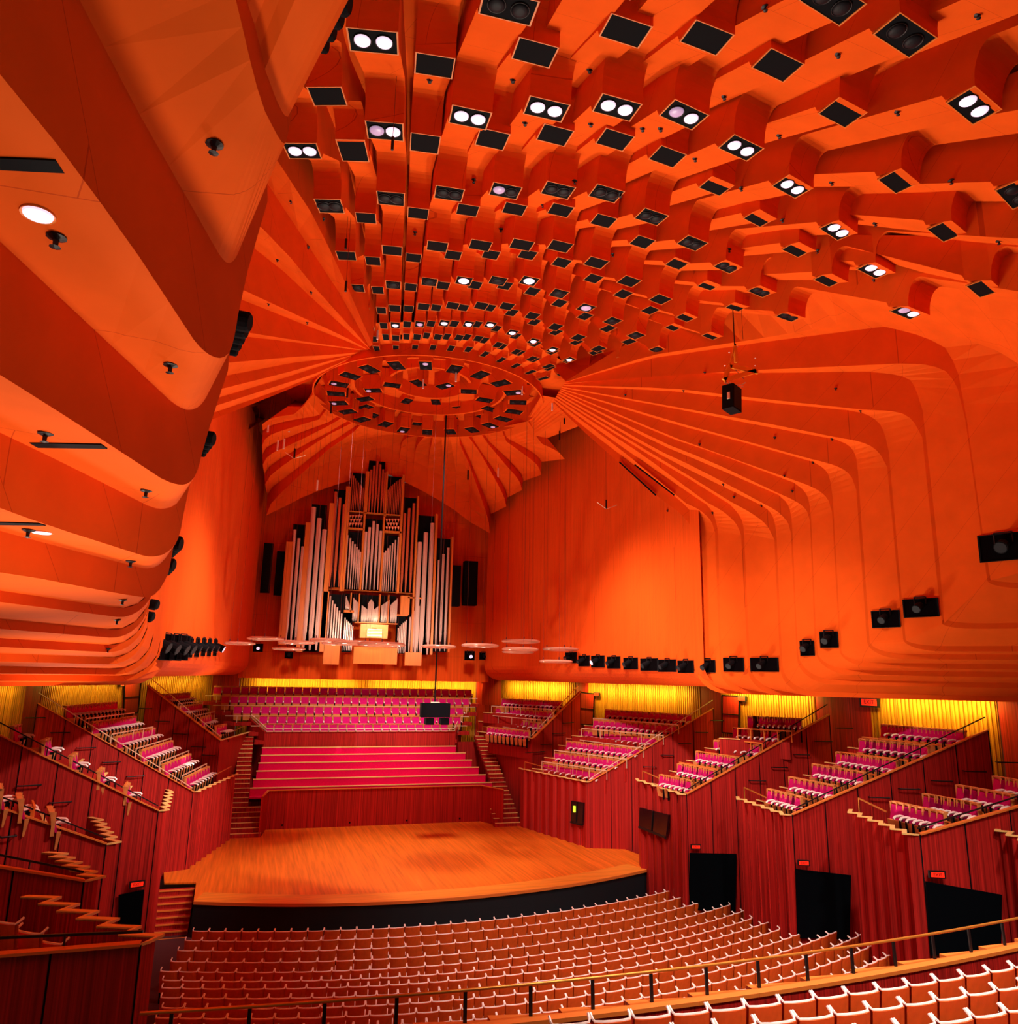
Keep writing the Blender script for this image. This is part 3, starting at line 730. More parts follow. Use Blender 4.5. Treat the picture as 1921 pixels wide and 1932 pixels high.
for dz in (.06,.22): 
    mb.beam((lA.x,51.9,lA.z+dz),(XA,49.85,zq+dz),.05); mb.beam((XA,49.85,zq+dz),(XB,49.85,zq+dz),.05); mb.beam((XB,49.85,zq+dz),(rB.x,51.9,rB.z+dz),.05)
part(mb,'pale_handrail',steel,ter)
# ---- seat prototypes
def make_box_seat(name,cushion):
    t=empty(name,(0,0,-50)); w=.53
    mb=MB(); mb.hexa([(-.235,-.24,.50),(.235,-.24,.50),(.235,-.19,.50),(-.235,-.19,.50)],[(-.225,-.34,.9),(.225,-.34,.9),(.225,-.29,.9),(-.225,-.29,.9)]); mb.build('backrest_pad',cushion,t)
    mb=MB(); mb.hexa([(-.265,-.29,.42),(.265,-.29,.42),(.265,-.25,.42),(-.265,-.25,.42)],[(-.265,-.4,.98),(.265,-.4,.98),(.265,-.35,.98),(-.265,-.35,.98)])
    mb.box((0,-.36,.965),(.53,.12,.045)); mb.box((-.255,-.3,.7),(.02,.08,.56)); mb.box((.255,-.3,.7),(.02,.08,.56)); mb.build('backrest_shell',plain_wood,t)
    mb=MB(); mb.hexa([(-.21,-.16,.1),(.21,-.16,.1),(.21,-.2,.1),(-.21,-.2,.1)],[(-.24,-.1,.5),(.24,-.1,.5),(.24,-.2,.5),(-.24,-.2,.5)]); mb.build('folded_seat',plain_wood,t)
    mb=MB()
    for s in (-1,): mb.tube([(s*.27,-.3,.62),(s*.27,-.12,.66),(s*.27,.06,.64),(s*.27,.12,.58)],.036,6)
    mb.build('armrest',whiterim,t)
    mb=MB().box((-.27,-.12,.3),(.04,.1,.56)); mb.build('pedestal',black,t)
    return t
def make_stalls_seat(name):
    t=empty(name,(0,0,-50)); n=6
    fr_=[];bk=[]
    def pt(u,z,off): x=u*.262; return Vector((x,-.30-(.10*(z-.4))+.04*abs(u)**3+off,z))
    mb=MB(); us=[-1+2*i/n for i in range(n+1)]
    mb.grid([[pt(u,.33,-.03) for u in us],[pt(u,.6,-.03) for u in us],[pt(u,.9,-.03) for u in us]])
    mb.grid([[pt(u,.33,.03) for u in us],[pt(u,.6,.03) for u in us],[pt(u,.9,.03) for u in us]])
    mb.grid([[pt(u,.9,-.03) for u in us],[pt(u,.9,.03) for u in us]])
    mb.build('backrest',tanback,t)
    mb=MB(); P=[pt(-1,.9,0)+Vector((-.004,.1,.07)),pt(-1,.9,0)+Vector((0,.03,.03))]+[pt(u,.905,0) for u in (-.93,-.5,0,.5,.93)]+[pt(1,.9,0)+Vector((0,.03,.03)),pt(1,.9,0)+Vector((.004,.1,.07))]
    mb.tube(P,.019,6); mb.build('rim',whiterim,t)
    mb=MB().box((0,-.08,.42),(.46,.4,.1)); mb.build('seat',magenta,t)
    mb=MB()
    mb.tube([(-.262,-.28,.6),(-.262,-.1,.66),(-.262,.1,.64)],.03,6); mb.build('armrest',whiterim,t)
    mb=MB().box((-.262,-.12,.3),(.05,.14,.6)); mb.build('pedestal',black,t)
    return t
box_p=make_box_seat('folding_chair',magenta); terr_p=make_box_seat('terrace_chair',magenta); stalls_p=make_stalls_seat('stalls_chair')
protos=[box_p,stalls_p]
used=set()
def put(proto,p,rz,label,cat,group,name=None):
    if proto not in used:
        used.add(proto); proto.location=p; proto.rotation_euler=(0,0,rz); tag(proto,label,cat,group); return proto
    o=dup(proto,p,rz,label,group); return o
def seat_row(a,b,n,facing,label,group,proto,rail=None,bh=.7):
    "a,b: centres of the end backrests (3D)"
    d=b-a
    for i in range(n):
        p=a+d*(i/(n-1) if n>1 else .5); rz=math.atan2(d.y,d.x)+(0 if facing>0 else math.pi)
        off=Vector((-math.sin(rz),math.cos(rz),0))*.28
        put(proto,Vector((p.x,p.y,p.z-bh))+off,rz,label(i),'theatre seat',group)
def sides(i,n): return ('%s from the left'%ORD[i]) if i<n/2 else ('%s from the right'%ORD[n-1-i])
def step_slab(name_parent,a,b,z,depth,facing,h=.5):
    pass
# choir terrace: five rows facing the stage
crow=[((411,1301),(883,1310),31,53.7),((426,1318),(878,1327),30,52.8),((449,1338),(867,1344),27,51.9),((497,1356),(862,1362),23,51.0),((508,1374),(838,1374),21,50.35)]
cn=['back row','second row from the back','middle row','second row from the front','front row']
for j,(l,r,n,D) in enumerate(crow):
    a=at_y(*l,D); b=at_y(*r,D); z=(a.z+b.z)/2; a.z=b.z=z
    seat_row(b,a,n,1,lambda i,j=j,n=n:'magenta choir terrace seat, %s, %s'%(cn[j],('%s from the right'%ORD[i]) if i<n/2 else ('%s from the left'%ORD[n-1-i])),'magenta seats on the terrace behind the stage',terr_p)
    t=empty('terrace_step',((a.x+b.x)/2,D,z-.8),0,'timber step carrying the %s of choir terrace seats'%cn[j],'step','steps of the terrace behind the stage')
    mb=MB().box(((a.x+b.x)/2,D+.05,z-.8),(b.x-a.x+1.6,.95,.22)); part(mb,'tread',brushbox,t)
    if j<4:
        mb=MB(); mb.beam((a.x-.7,D-.42,z-.32),(b.x+.6,D-.42,z-.32),.05)
        for q in range(7): x=a.x+(b.x-a.x)*q/6; mb.beam((x,D-.42,z-.32),(x,D-.42,z-.75),.035)
        part(mb,'front_rail',steel,t)
# side walls of side boxes ------------------------------------------------
BOX=[ # F (far front corner), T (near front corner), S (near wall's upper end); top heights
 dict(F=(7.4,51.0,5.95),T=(8.75,44.0,6.05),S=(12.8,46.3,8.75)),
 dict(F=(7.8,43.4,4.45),T=(9.4,37.2,4.45),S=(15.3,34.9,8.2)),
 dict(F=(10.2,33.5,5.05),T=(9.9,28.7,5.05),S=(15.8,27.0,8.3)),
 dict(F=(11.1,26.8,5.2),T=(10.5,22.9,5.2),S=(16.5,20.2,8.15)),
 dict(F=(11.1,20.7,5.7),T=(9.95,17.0,5.7),S=(17.5,13.8,8.2)),
 dict(F=(12.2,16.4,5.9),T=(10.6,13.2,5.9),S=(17.5,9.5,8.2)),
]
def corr(a,b,n,amp):
    "folded plan line between a and b"
    a=Vector(a); b=Vector(b); d=(b-a); nrm=Vector((-d.y,d.x,0)).normalized(); P=[]
    for i in range(n):
        P.append(a+d*(i/n)); P.append(a+d*((i+.82)/n)+nrm*amp)
    P.append(b); return P
boxname=['farthest, beside the choir benches','beside the stage','level with the stage front','fourth from the organ','fifth from the organ','nearest the camera']
for sx in (1,-1):
    side='right' if sx>0 else 'left'
    for k,B in enumerate(BOX):
        F,T,S=[Vector((sx*q[0],q[1],q[2])) for q in (B['F'],B['T'],B['S'])]
        if sx<0 and k==3: F=at_z(165,1543,5.2)
        if sx<0 and k==4: F=at_z(78,1610,5.75)
        if sx<0 and k==5: F=at_z(38,1694,5.8); T=Vector((-8.45,12.9,5.75)); S=Vector((-17.5,12.9,5.75))
        t=empty('side_box',T,0,'red timber seating box on the %s side, %s'%(side,boxname[k]),'seating box','timber boxes along the %s wall'%side)
        base=SZ-.05 if k<2 else -.2
        amp=(0,.16,.2,.24,.28,.3)[k]; pts=corr(F,T,9 if k==1 else 6,-amp*sx)
        mb=MB(); mb.grid([[Vector((p.x,p.y,base)) for p in pts],pts]); part(mb,'front_panel',brushbox,t)
        mb=MB()
        ptl=pts; n_=(T-F).cross(Vector((0,0,1))).normalized()*.14*(-1 if sx>0 else 1)
        for p,q in zip(ptl,ptl[1:]):
            u=Vector((0,0,.02)); mb.hexa([p-u,q-u,q-n_-u,p-n_-u],[p+u,q+u,q-n_+u,p-n_+u])
        part(mb,'wavy_top_ledge',gold_edge,t)
        # near side wall
        w=(S-T); wn=Vector((-w.y,w.x,0)).normalized()*.1*(1 if sx>0 else -1)
        mb=MB(); mb.hexa([Vector((T.x,T.y,base-.2)),Vector((S.x,S.y,base-.2)),Vector((S.x,S.y,base-.2))+wn,Vector((T.x,T.y,base-.2))+wn],[T,S,S+wn,T+wn]); part(mb,'side_panel',brushbox,t)
        mb=MB(); mb.beam(T+Vector((0,0,.02)),S+Vector((0,0,.02)),.16,.04); part(mb,'capping',frame_m,t)
        mb=MB(); wl=(S-T).length; nj=int(wl/1.25)+1
        for q in range(nj+1):
            u=min(1,q/nj); p=T.lerp(S,u)-wn*.06; mb.hexa([(p.x-.012,p.y-.012,base),(p.x+.012,p.y-.012,base),(p.x+.012,p.y+.012,base),(p.x-.012,p.y+.012,base)],[(p.x-.012,p.y-.012,p.z),(p.x+.012,p.y-.012,p.z),(p.x+.012,p.y+.012,p.z),(p.x-.012,p.y+.012,p.z)])
        part(mb,'panel_joints',black,t)
        # handrail on posts
        if k<5 or sx<0:
            mb=MB(); hh=.42; off=wn*1.2
            A=T+off+Vector((0,0,.14)); Bq=S+off+Vector((0,0,hh)); mb.beam(A,Bq,.035)
            for q in range(1,9):
                p=T.lerp(S,q/9)+off; top=A.lerp(Bq,q/9); mb.beam((p.x,p.y,p.z-.2),top,.025)
            A2=F+Vector((0,0,.3)); m2=F.lerp(T,.35)+Vector((0,0,.22))
            part(mb,'handrail',dark_metal if k>1 else steel,t)
            mb=MB(); e=F+(F-T).normalized()*-.1; 
            if sx<0 and k>=2:
                ra=F+Vector((0,0,.62)); rb=T+Vector((0,0,.2)); mb.beam(ra,rb,.045)
                for q in range(5): p=F.lerp(T,q/5); mb.beam(p,ra.lerp(rb,q/5),.05,.03)
            else:
                mb.beam(F+Vector((sx*.25,0,.34)),F.lerp(T,.45)+Vector((sx*.25,0,.22)),.04); mb.beam(F+Vector((sx*.25,0,.34)),F+Vector((sx*.25,0,-.2)),.03); part(mb,'corner_rail',brass,t)
        B['_%d'%sx]=(F,T,S,t)
# back walls behind boxes, battened and washed with yellow light
BW=[(0,55.0),(9.6,55.0),(13.4,48.4),(15.6,36.5),(16.4,28.5),(17.4,20.5),(18.6,9.0)]
for sx in (1,-1):
    for (p,q),fr1 in zip(zip(BW,BW[1:]),(.86,.08,.12,.2,.35,1)):
        lerp2=lambda u:(p[0]+(q[0]-p[0])*u,p[1]+(q[1]-p[1])*u); p0,q0=p,q
        if p0[0]==0: br_=(lerp2(fr1),q0); ba=(p0,lerp2(fr1))
        else: br_=(p0,lerp2(fr1)); ba=(lerp2(fr1),q0)
        mb=MB(); mb.face((sx*br_[0][0],br_[0][1]-.02,3),(sx*br_[1][0],br_[1][1]-.02,3),(sx*br_[1][0],br_[1][1]-.02,10.2),(sx*br_[0][0],br_[0][1]-.02,10.2)); struct('wall_back' if p0[0]==0 else ('wall_right' if sx>0 else 'wall_left'),mb,brushbox)
        if fr1==1: continue
        p,q=ba
        mb=MB(); n=max(6,int(math.hypot(q[0]-p[0],q[1]-p[1])*6)); rows=[[],[]]
        a=Vector((sx*p[0],p[1],0)); b=Vector((sx*q[0],q[1],0)); d=b-a; nr=Vector((-d.y,d.x,0)).normalized()*.05*sx
        for i in range(n):
            for u,o in ((0,0),(.45,0),(.45,1),(.9,1),(.9,0)):
                x=a+d*((i+u)/n)-nr*o*-1; rows[0].append(Vector((x.x,x.y,3.0))); rows[1].append(Vector((x.x,x.y,10.2)))
        mb.grid(rows); struct('wall_back' if p[0]==0 else ('wall_right' if sx>0 else 'wall_left'),mb,battened); p,q=p0,q0
# upper floors of the boxes (raked) + rows of seats
RR={ # box index -> rows (far end px, near end px, count) back to front
1:{0:[((952,1326),(1066,1332),14),((940,1343),(1048,1352),13),((944,1361),(1028,1374),10),((924,1380),(1003,1389),10)],
   1:[((1148,1348),(1312,1360),15),((1126,1367),(1283,1380),14),((1097,1386),(1246,1404),14),((1075,1408),(1214,1424),13),((1052,1429),(1177,1446),12),((1030,1450),(1141,1470),10)],
   2:[((1422,1364),(1524,1369),9),((1392,1385),(1478,1393),7),((1355,1409),(1443,1420),7),((1320,1430),(1396,1443),7),((1285,1454),(1355,1468),7),((1251,1475),(1312,1488),6)],
   3:[((1673,1381),(1833,1396),10),((1632,1409),(1764,1424),9),((1587,1434),(1703,1452),9),((1542,1457),(1640,1475),8),((1498,1482),(1583,1500),7),((1456,1505),(1520,1522),6)],
   4:[((1887,1485),(1980,1503),5),((1819,1502),(1925,1522),6),((1756,1519),(1862,1540),7),((1694,1533),(1797,1557),7)]},
-1:{0:[((355,1316),(306,1320),12),((379,1336),(338,1343),9),((396,1359),(379,1364),4),((424,1376),(405,1380),5)],
   1:[((216,1336),(118,1346),13),((252,1363),(168,1376),12),((289,1385),(216,1404),11),((323,1409),(263,1430),10),((357,1434),(306,1456),9),((392,1458),(348,1481),8)],
   2:[((30,1386),(22,1389),2),((88,1412),(80,1415),2),((140,1441),(131,1444),2),((192,1470),(184,1473),2),((242,1499),(234,1502),2)],
   3:[((4,1508),(-3,1511),2),((43,1526),(35,1529),2),((103,1551),(95,1554),2)]}}
for sx in (1,-1):
    side='right' if sx>0 else 'left'
    for k,rows in RR[sx].items():
        F,T,S,t=BOX[k]['_%d'%sx]
        nrow=len(rows)
        for j,(fpx,npx,n) in enumerate(rows):
            P=at_wall(*npx,(T.x,T.y),(S.x,S.y)); 
            if sx<0: P=at_wall(*npx,(T.x,T.y),(S.x,S.y))
            z=P.z; Q=at_z(*fpx,z)
            P=P.lerp(Q,.5/max(.7,(P-Q).length))
            if sx<0 and k==2 or sx<0 and k==3:
                d=(F-T); d.z=0; d.normalize(); Q=P+d*.55*(n-1)
            rl=['front','second','third','fourth','fifth','back']
            rn=('front' if j==nrow-1 else 'back' if j==0 and k!=4 else ORD[nrow-1-j])+' row'
            lab=lambda i,rn=rn,n=n,k=k,side=side:'magenta seat, %s %s box, %s, %s from the %s end'%(side,['farthest','stage-side','third','fourth','fifth'][k],rn,ORD[min(i,n-1-i)],('far' if i<=n-1-i else 'near'))
            seat_row(Q,P,n,-1 if sx>0 else 1,lab,'magenta seats in the %s side boxes'%side,box_p)
            # step under the row
            d=(P-Q); L=d.length; 
            if L<.2: continue
            d.normalize(); o=Vector((-d.y,d.x,0)); o=o if o.x*sx>0 else -o     # outward
            full=4.6 if (sx<0 and k>1) else 0
            fe=.7 if j<nrow-1 else -.2; A=Q-d*(1.3 if j<nrow-1 else .4); Bq=P-d*.1
            if sx<0 and k>1: A=P-d*-.0; A=P+(Q-P).normalized()*(3.4 if j<nrow-1 else 1.2)
            mb=MB(); up=Vector((0,0,-.68)); dn=Vector((0,0,-1.35))
            mb.hexa([A-o*fe+dn,Bq-o*fe+dn,Bq+o*.3+dn,A+o*.3+dn],[A-o*fe+up,Bq-o*fe+up,Bq+o*.3+up,A+o*.3+up])
            part(mb,'row_step',brushbox,t)
            mb=MB(); mb.beam(A-o*fe+up+Vector((0,0,.01)),Q-d*.4-o*fe+up+Vector((0,0,.01)),.09,.03)
            part(mb,'step_nosing',gold_edge,t)
            if j<nrow-1:
                mb=MB(); ra=Q-d*.5-o*.72+Vector((0,0,-.22)); rb=P-o*.72+Vector((0,0,-.22)); mb.beam(ra,rb,.045)
                nn=5
                for q in range(nn): p=ra.lerp(rb,q/(nn-1)); mb.beam(p,p+Vector((0,0,-.45)),.03)
                part(mb,'row_rail',steel if k<2 else frame_m,t)

# ---- stairs beside the choir and at the ends of the stage
for sx,side in ((-1,'left'),(1,'right')):
    t=empty('staircase',(sx*7.4,44,SZ),0,'narrow timber staircase with pale nosings climbing beside the choir benches, %s side'%side,'stairs')
    for i in range(22):
        z=SZ+.2*(i+1); y=43.35+i*.33; xi=6.3 if y<45.2 else 7.0-.12*0; xo=7.85
        if y>45.2: xi=7.05 if sx<0 else 6.95
        mb=MB().box((sx*(xi+xo)/2,y+.17,z-.12),(xo-xi,.36,.24)); part(mb,'tread',brushbox,t)
        mb=MB().box((sx*(xi+xo)/2,y-.01,z+.005),(xo-xi,.07,.03)); part(mb,'nosing',gold_edge,t)
    mb=MB(); mb.hexa([(sx*6.3,43.4,SZ),(sx*7.9,43.4,SZ),(sx*7.9,51,SZ),(sx*6.3,51,SZ)],[(sx*6.3,43.5,SZ+.05),(sx*7.9,43.5,SZ+.05),(sx*7.9,51,5.5),(sx*6.3,51,5.5)]) ; 
    t=empty('stage_steps',(sx*9.5,34,0),0,'dark steps with pale nosings down from the %s end of the stage'%side,'steps')
    x0,x1=(-10.15,-8.82) if sx<0 else (10.2,11.6)
    for i in range(9):
        z=SZ-.155*(i+1); y=34.9-.32*i
        mb=MB().box(((x0+x1)/2,y-.16,z-.3),(x1-x0,.34,.6)); part(mb,'tread',brushbox,t)
        mb=MB().box(((x0+x1)/2,y-.33,z+.0),(x1-x0,.05,.05)); part(mb,'nosing',frame_m,t)
# infill behind the choir seats so that no gap is left beside the benches
for sx in (-1,1):
    mb=MB(); mb.face((sx*7.9,50.9,1.3),(sx*5.6,50.9,1.3),(sx*5.6,50.9,5.3),(sx*7.9,50.9,5.3)); struct('wall_back',mb,brushbox)
# ================================================================ STALLS
REND={0:(1265,1680),1:(1300,1690),2:(1337,1700),3:(1376,1710),4:(1413,1718),5:(1448,1726),6:(1486,1734),7:(1524,1743),8:(1567,1752),9:(1608,1762),10:(1655,1772),11:(1700,1777),12:(1745,1784),13:(1795,1790)}
XL=[-8.31,-8.52,-8.73,-8.93,-9.1,-9.0,-8.95,-8.9,-8.8,-8.7,-8.6,-7.0,-4.0,-1.0]
stuff=MB(); stuff_r=MB(); stuffn=0
rowname=['front','second','third','fourth','fifth','sixth','seventh','eighth','ninth','tenth','eleventh','twelfth','thirteenth','fourteenth']
def meshpts(o): return [v.co.copy() for v in o.data.vertices],[tuple(p.vertices) for p in o.data.polygons]
farback=[]
for j in range(14):
    z=zrow(j); xr=at_z(*REND[j],z).x; xl=XL[j]; y0=28.44-.97*j
    def yy(x): return y0+.0197*x*x
    # walk along the arc at .55 m
    P=[]; x=xr
    while x>xl:
        P.append(x); x-=.55/math.sqrt(1+(.0394*x)**2)
    P.reverse(); n=len(P)
    for i,x in enumerate(P):
        sl=.0394*x; p=Vector((x,yy(x),z-.92)); rz=math.atan(sl)
        p+=Vector((-math.sin(rz),math.cos(rz),0))*.33
        if j<5:
            farback.append((p,rz))
        else:
            side='%s from the %s end'%(ORD[min(i,n-1-i)],'left' if i<=n-1-i else 'right')
            put(stalls_p,p,rz,'pale-rimmed tan stalls seat, %s row from the stage, %s'%(rowname[j] if j else 'front',side),'theatre seat','stalls seats facing the stage')
# the farthest rows of the stalls as one object
t=empty('stalls_seating',(0,27,0),0,'rows of small pale-rimmed tan seats nearest the stage','seats'); t['kind']='stuff'
for nm,ma in (('backrest',tanback),('rim',whiterim),('armrest',whiterim),('pedestal',black)):
    src=[c for c in stalls_p.children if c.name.startswith(nm)][0]; V,Fc=meshpts(src); mb=MB()
    for p,rz in farback:
        c,s_=math.cos(rz),math.sin(rz); b=len(mb.v)
        mb.v+=[(v.x*c-v.y*s_+p.x,v.x*s_+v.y*c+p.y,v.z+p.z) for v in V]; mb.f+=[tuple(b+q for q in f) for f in Fc]
    o=part(mb,nm+'s',ma,t); o['kind']='stuff'
# near circle rows in the foreground
nearz=[5.24,5.44,5.64,5.84]
def near_row(j,xl,xr,yb):
    n=int((xr-xl)/.565)+1
    for i in range(n):
        x=xl+i*.565; y=yb+.012*(x-1)**2; rz=math.atan(.024*(x-1)); p=Vector((x,y,nearz[j]-.92))+Vector((-math.sin(rz),math.cos(rz),0))*.33
        put(stalls_p,p,rz,'large pale-rimmed orange seat back, %s foreground row, %s from its left end'%(['farthest','second','third','nearest'][j],ORD[i]),'theatre seat','foreground seats seen from behind')
near_row(0,-2.95,9.5,9.95); near_row(1,-2.3,8.5,9.0); near_row(2,-1.6,8.0,8.05); near_row(3,1.2,6.5,7.1)
for j in range(4):
    mb=MB(); mb.hexa([(-7,9.4-.95*j-.5,3.6),(12,9.9-.95*j-.5,3.6),(12,10.9-.95*j,3.6),(-7,10.4-.95*j,3.6)],[(-7,9.4-.95*j-.5,nearz[j]-.92),(12,9.9-.95*j-.5,nearz[j]-.92),(12,10.9-.95*j,nearz[j]-.92),(-7,10.4-.95*j,nearz[j]-.92)])
    struct('floor',mb,carpet)
for i,(px,py) in enumerate(((6,1738),(52,1757),(92,1776))):
    p=at_y(px,py,14.0); rz=R(-38)
    put(stalls_p,Vector((p.x,p.y,p.z-.92))+Vector((-math.sin(rz),math.cos(rz),0))*.33,rz,'pale cream seat inside the nearest left box, %s from the left edge'%ORD[i],'theatre seat','cream seats in the nearest left box')
# foreground parapet with stepped ledge and brass rail
fp=empty('front_parapet',(1,12,4),0,'red timber parapet with stepped orange ledge and brass rail in front of the near seats','parapet')
def py_(x): return 11.75+.0085*(x+1)**2+ (0)
mb=MB(); X=[-8.3+i*.5 for i in range(44)]
zl=lambda x:4.62
mb.grid([[Vector((x,py_(x),3.2)) for x in X],[Vector((x,py_(x),zl(x))) for x in X]]); 
mb.grid([[Vector((x,py_(x)-.12,3.2)) for x in X],[Vector((x,py_(x)-.12,zl(x))) for x in X]]); part(mb,'panel',brushbox,fp)
for i in range(16):
    x=-8.0+i*1.12
    mb=MB(); a=Vector((x,py_(x),4.62)); b=Vector((x+1.12,py_(x+1.12),4.62)); n=Vector((-(b-a).y,(b-a).x,0)).normalized()
    mb.hexa([a-n*.15,b-n*.15,b+n*.02,a+n*.2],[q+Vector((0,0,.06)) for q in (a-n*.15,b-n*.15,b+n*.02,a+n*.2)])
    part(mb,'ledge',frame_m,fp)
mb=MB(); pts=[Vector((x,py_(x)+.05,5.1)) for x in X]; mb.tube(pts,.026,8); part(mb,'brass_rail',brass,fp,smooth=True)
for i in range(17):
    x=-7.9+i*1.0; mb=MB().beam((x,py_(x)+.03,4.62),(x,py_(x)+.05,5.1),.05,.03); part(mb,'post',dark_metal,fp)
# ================================================================ ORGAN
org=empty('pipe_organ',(0,YO,9.5),0,'huge pipe organ with silvery and copper pipes in pale timber case above the choir terrace','organ')
pipe_m=mat('tin_pipe',(240,205,190),.28,metal=.45,spec=.7)
copper_m=mat('copper_pipe',(222,118,76),.3,metal=.45,spec=.6)
YP=YO-.45
OO=lambda x,y:at_y(470+x*.2603,840+y*.2603,YP)
def orect(x0,y0,x1,y1,dy=0):
    a=OO(x0,y0); b=OO(x1,y1); return a,b
def slab(name,x0,y0,x1,y1,d0,d1,m_):
    a,b=OO(x0,y0),OO(x1,y1); b.x=OO(x1,y0).x; mb=MB(); xm,xM=min(a.x,b.x),max(a.x,b.x); zm,zM=min(a.z,b.z),max(a.z,b.z)
    mb.box(((xm+xM)/2,YP+(d0+d1)/2,(zm+zM)/2),(xM-xm,d1-d0,zM-zm)); return part(mb,name,m_,org)
# dark openings (crop coordinates x0,y0,x1,y1)
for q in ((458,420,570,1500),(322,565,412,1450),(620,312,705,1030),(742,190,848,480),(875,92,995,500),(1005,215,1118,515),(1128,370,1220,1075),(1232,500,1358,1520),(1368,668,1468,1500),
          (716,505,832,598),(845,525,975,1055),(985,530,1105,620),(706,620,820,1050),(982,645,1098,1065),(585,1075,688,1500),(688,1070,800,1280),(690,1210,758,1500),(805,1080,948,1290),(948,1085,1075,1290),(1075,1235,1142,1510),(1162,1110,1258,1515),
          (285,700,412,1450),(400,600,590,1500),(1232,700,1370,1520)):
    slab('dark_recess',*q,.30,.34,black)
casem=mat('organ_case',(228,120,42),.45,var=.1,scale=3,grain=(3,3,.3))
for q in ((412,560,458,1500),(585,420,618,1500),(705,300,738,1060),(848,190,872,500),(995,190,1008,520),(1112,215,1128,1075),(1220,370,1232,1500),(1352,500,1368,1520),(1468,668,1480,1500),(270,700,322,1450),
          (715,480,1110,508),(712,596,830,614),(985,618,1105,640),(832,500,845,1050),(974,520,986,1060),(555,1040,1195,1075),(688,1195,760,1215),(798,1075,806,1290),(946,1080,954,1290),(1010,1085,1016,1290),(738,1070,745,1210),(1070,1225,1150,1240),(1100,1090,1165,1230),(1150,1100,1262,1115),(530,1060,582,1420),
          (545,1420,660,1590),(760,1460,1075,1590),(1130,1500,1250,1600),(765,1280,1075,1300)):
    slab('case_board',*q,-.10,.30,casem)
for q in ((110,703,180,1065),(205,762,290,1085),(1476,865,1545,1165),(1575,833,1668,1160)):
    slab('shutter_opening',*q,.25,.9,black)
npipe=[0]
def pipe(x,y0,y1,wd,mouth=.75,m_=pipe_m,proto=[None]):
    "x, top y, foot y in crop pixels, width px"
    a=OO(x,y0); b=OO(x,y1); b.x=a.x; H=a.z-b.z; r=max(.018,wd*.2603*(YP/F_)*.5*1.02); zf=H*(1-mouth)
    mb=MB(); prof=[(.004,0),(r*.35,.02),(r,zf-.02),(r,zf),(r*.93,zf+.001),(r*.93,zf+r*1.6),(r,zf+r*1.6),(r,H),(r*.8,H)]
    mb.lathe(prof,(b.x,YP,b.z),12); t=part(mb,'pipe',m_,org,smooth=False)
    npipe[0]+=1
    if wd>14:
        mm=MB(); c=Vector((b.x,YP-r*1.0,b.z+zf+r*.8)); mm.box(c,(r*1.7,.05,r*1.8)); o=mm.build('pipe_mouth',whiterim,None); o.parent=t; o.matrix_parent_inverse=Matrix.Translation(-org.location)
    return t
def flat(L,y1,wd,mouth=.75,m_=pipe_m):
    for x,y in L: pipe(x,y,y1,wd,mouth,m_)
# big side towers
flat([(332,612),(362,676),(390,735)],1450,22,.82); flat([(470,450),(510,530),(548,612)],1490,33,.86)
flat([(630,338),(660,382),(690,430)],1030,21,.80,copper_m)
flat([(1130,495),(1162,458),(1196,422)],1070,21,.78,copper_m); flat([(1238,703),(1283,633),(1330,566)],1520,33,.84); flat([(1378,832),(1410,790),(1445,743)],1495,20,.82)
# crown of the organ
flat([(748,200),(760,222),(771,240),(782,256),(794,270),(806,284),(817,296),(829,308),(840,320)],485,8,.6,copper_m)
flat([(886,178),(908,150),(932,117),(952,142),(972,176),(988,200)],500,17,.62,copper_m)
flat([(1008,322),(1020,308),(1032,296),(1044,284),(1056,274),(1068,264),(1080,256),(1092,248),(1104,243),(1114,240)],515,8,.6,copper_m)
# centre
flat([(714,652),(735,675),(752,698),(768,718),(783,738),(797,758),(808,774)],1045,13,.36); flat([(848,628),(874,596),(904,552),(932,574),(956,622)],1050,21,.36); flat([(978,780),(992,764),(1008,746),(1024,728),(1042,710),(1062,688),(1084,666)],1060,12,.34)
# lower wings
flat([(590,1095),(607,1125),(624,1152),(640,1175),(656,1198),(672,1220)],1490,12,.72); flat([(697,1250),(709,1265),(720,1278),(731,1290),(742,1302),(752,1312)],1490,9,.7)
flat([(1082,1325),(1094,1312),(1106,1300),(1118,1288),(1130,1278),(1140,1268)],1508,9,.7); flat([(1168,1245),(1184,1225),(1200,1200),(1216,1180),(1232,1165),(1248,1150)],1512,12,.72)
# small display pipes: one part
st=MB(); 
def small(x,y0,y1,wd):
    a=OO(x,y0); b=OO(x,y1); r=wd*.2603*(YP/F_)*.5; H=a.z-b.z; st.lathe([(.003,0),(r,H*.3),(r,H)],(b.x,YP,b.z),8)
for i in range(9): small(698+i*5.2,1095+i*11,1195,4.5)
for i in range(9): small(748+i*5.6,1105+i*6,1275,4.8)
for i in range(24):
    x=812+i*5.6; d=abs(i-11.5); y=1112+d*9 if d<4.5 else 1190-(d-4.5)*4.5+0; small(x,y,1285,5)
for i in range(10): small(955+i*6,1160-i*4.5,1285,5)
for i in range(9): small(1022+i*5.6,1155-i*5.5,1285,5)
o=part(st,'small_pipes',pipe_m,org); o['kind']='stuff'
st=MB()
for bx in (722,992):
    for r_ in range(3):
        for c_ in range(5-r_%2):
            a=OO(bx+8+c_*21+(r_%2)*10,(512 if bx<900 else 540)+r_*28+6); st.lathe([(.01,-.18),(.03,-.02),(.11,.16)],(a.x,YP+.05,a.z-.05),8)
part(st,'horn_pipes',copper_m,org)['kind']='stuff'
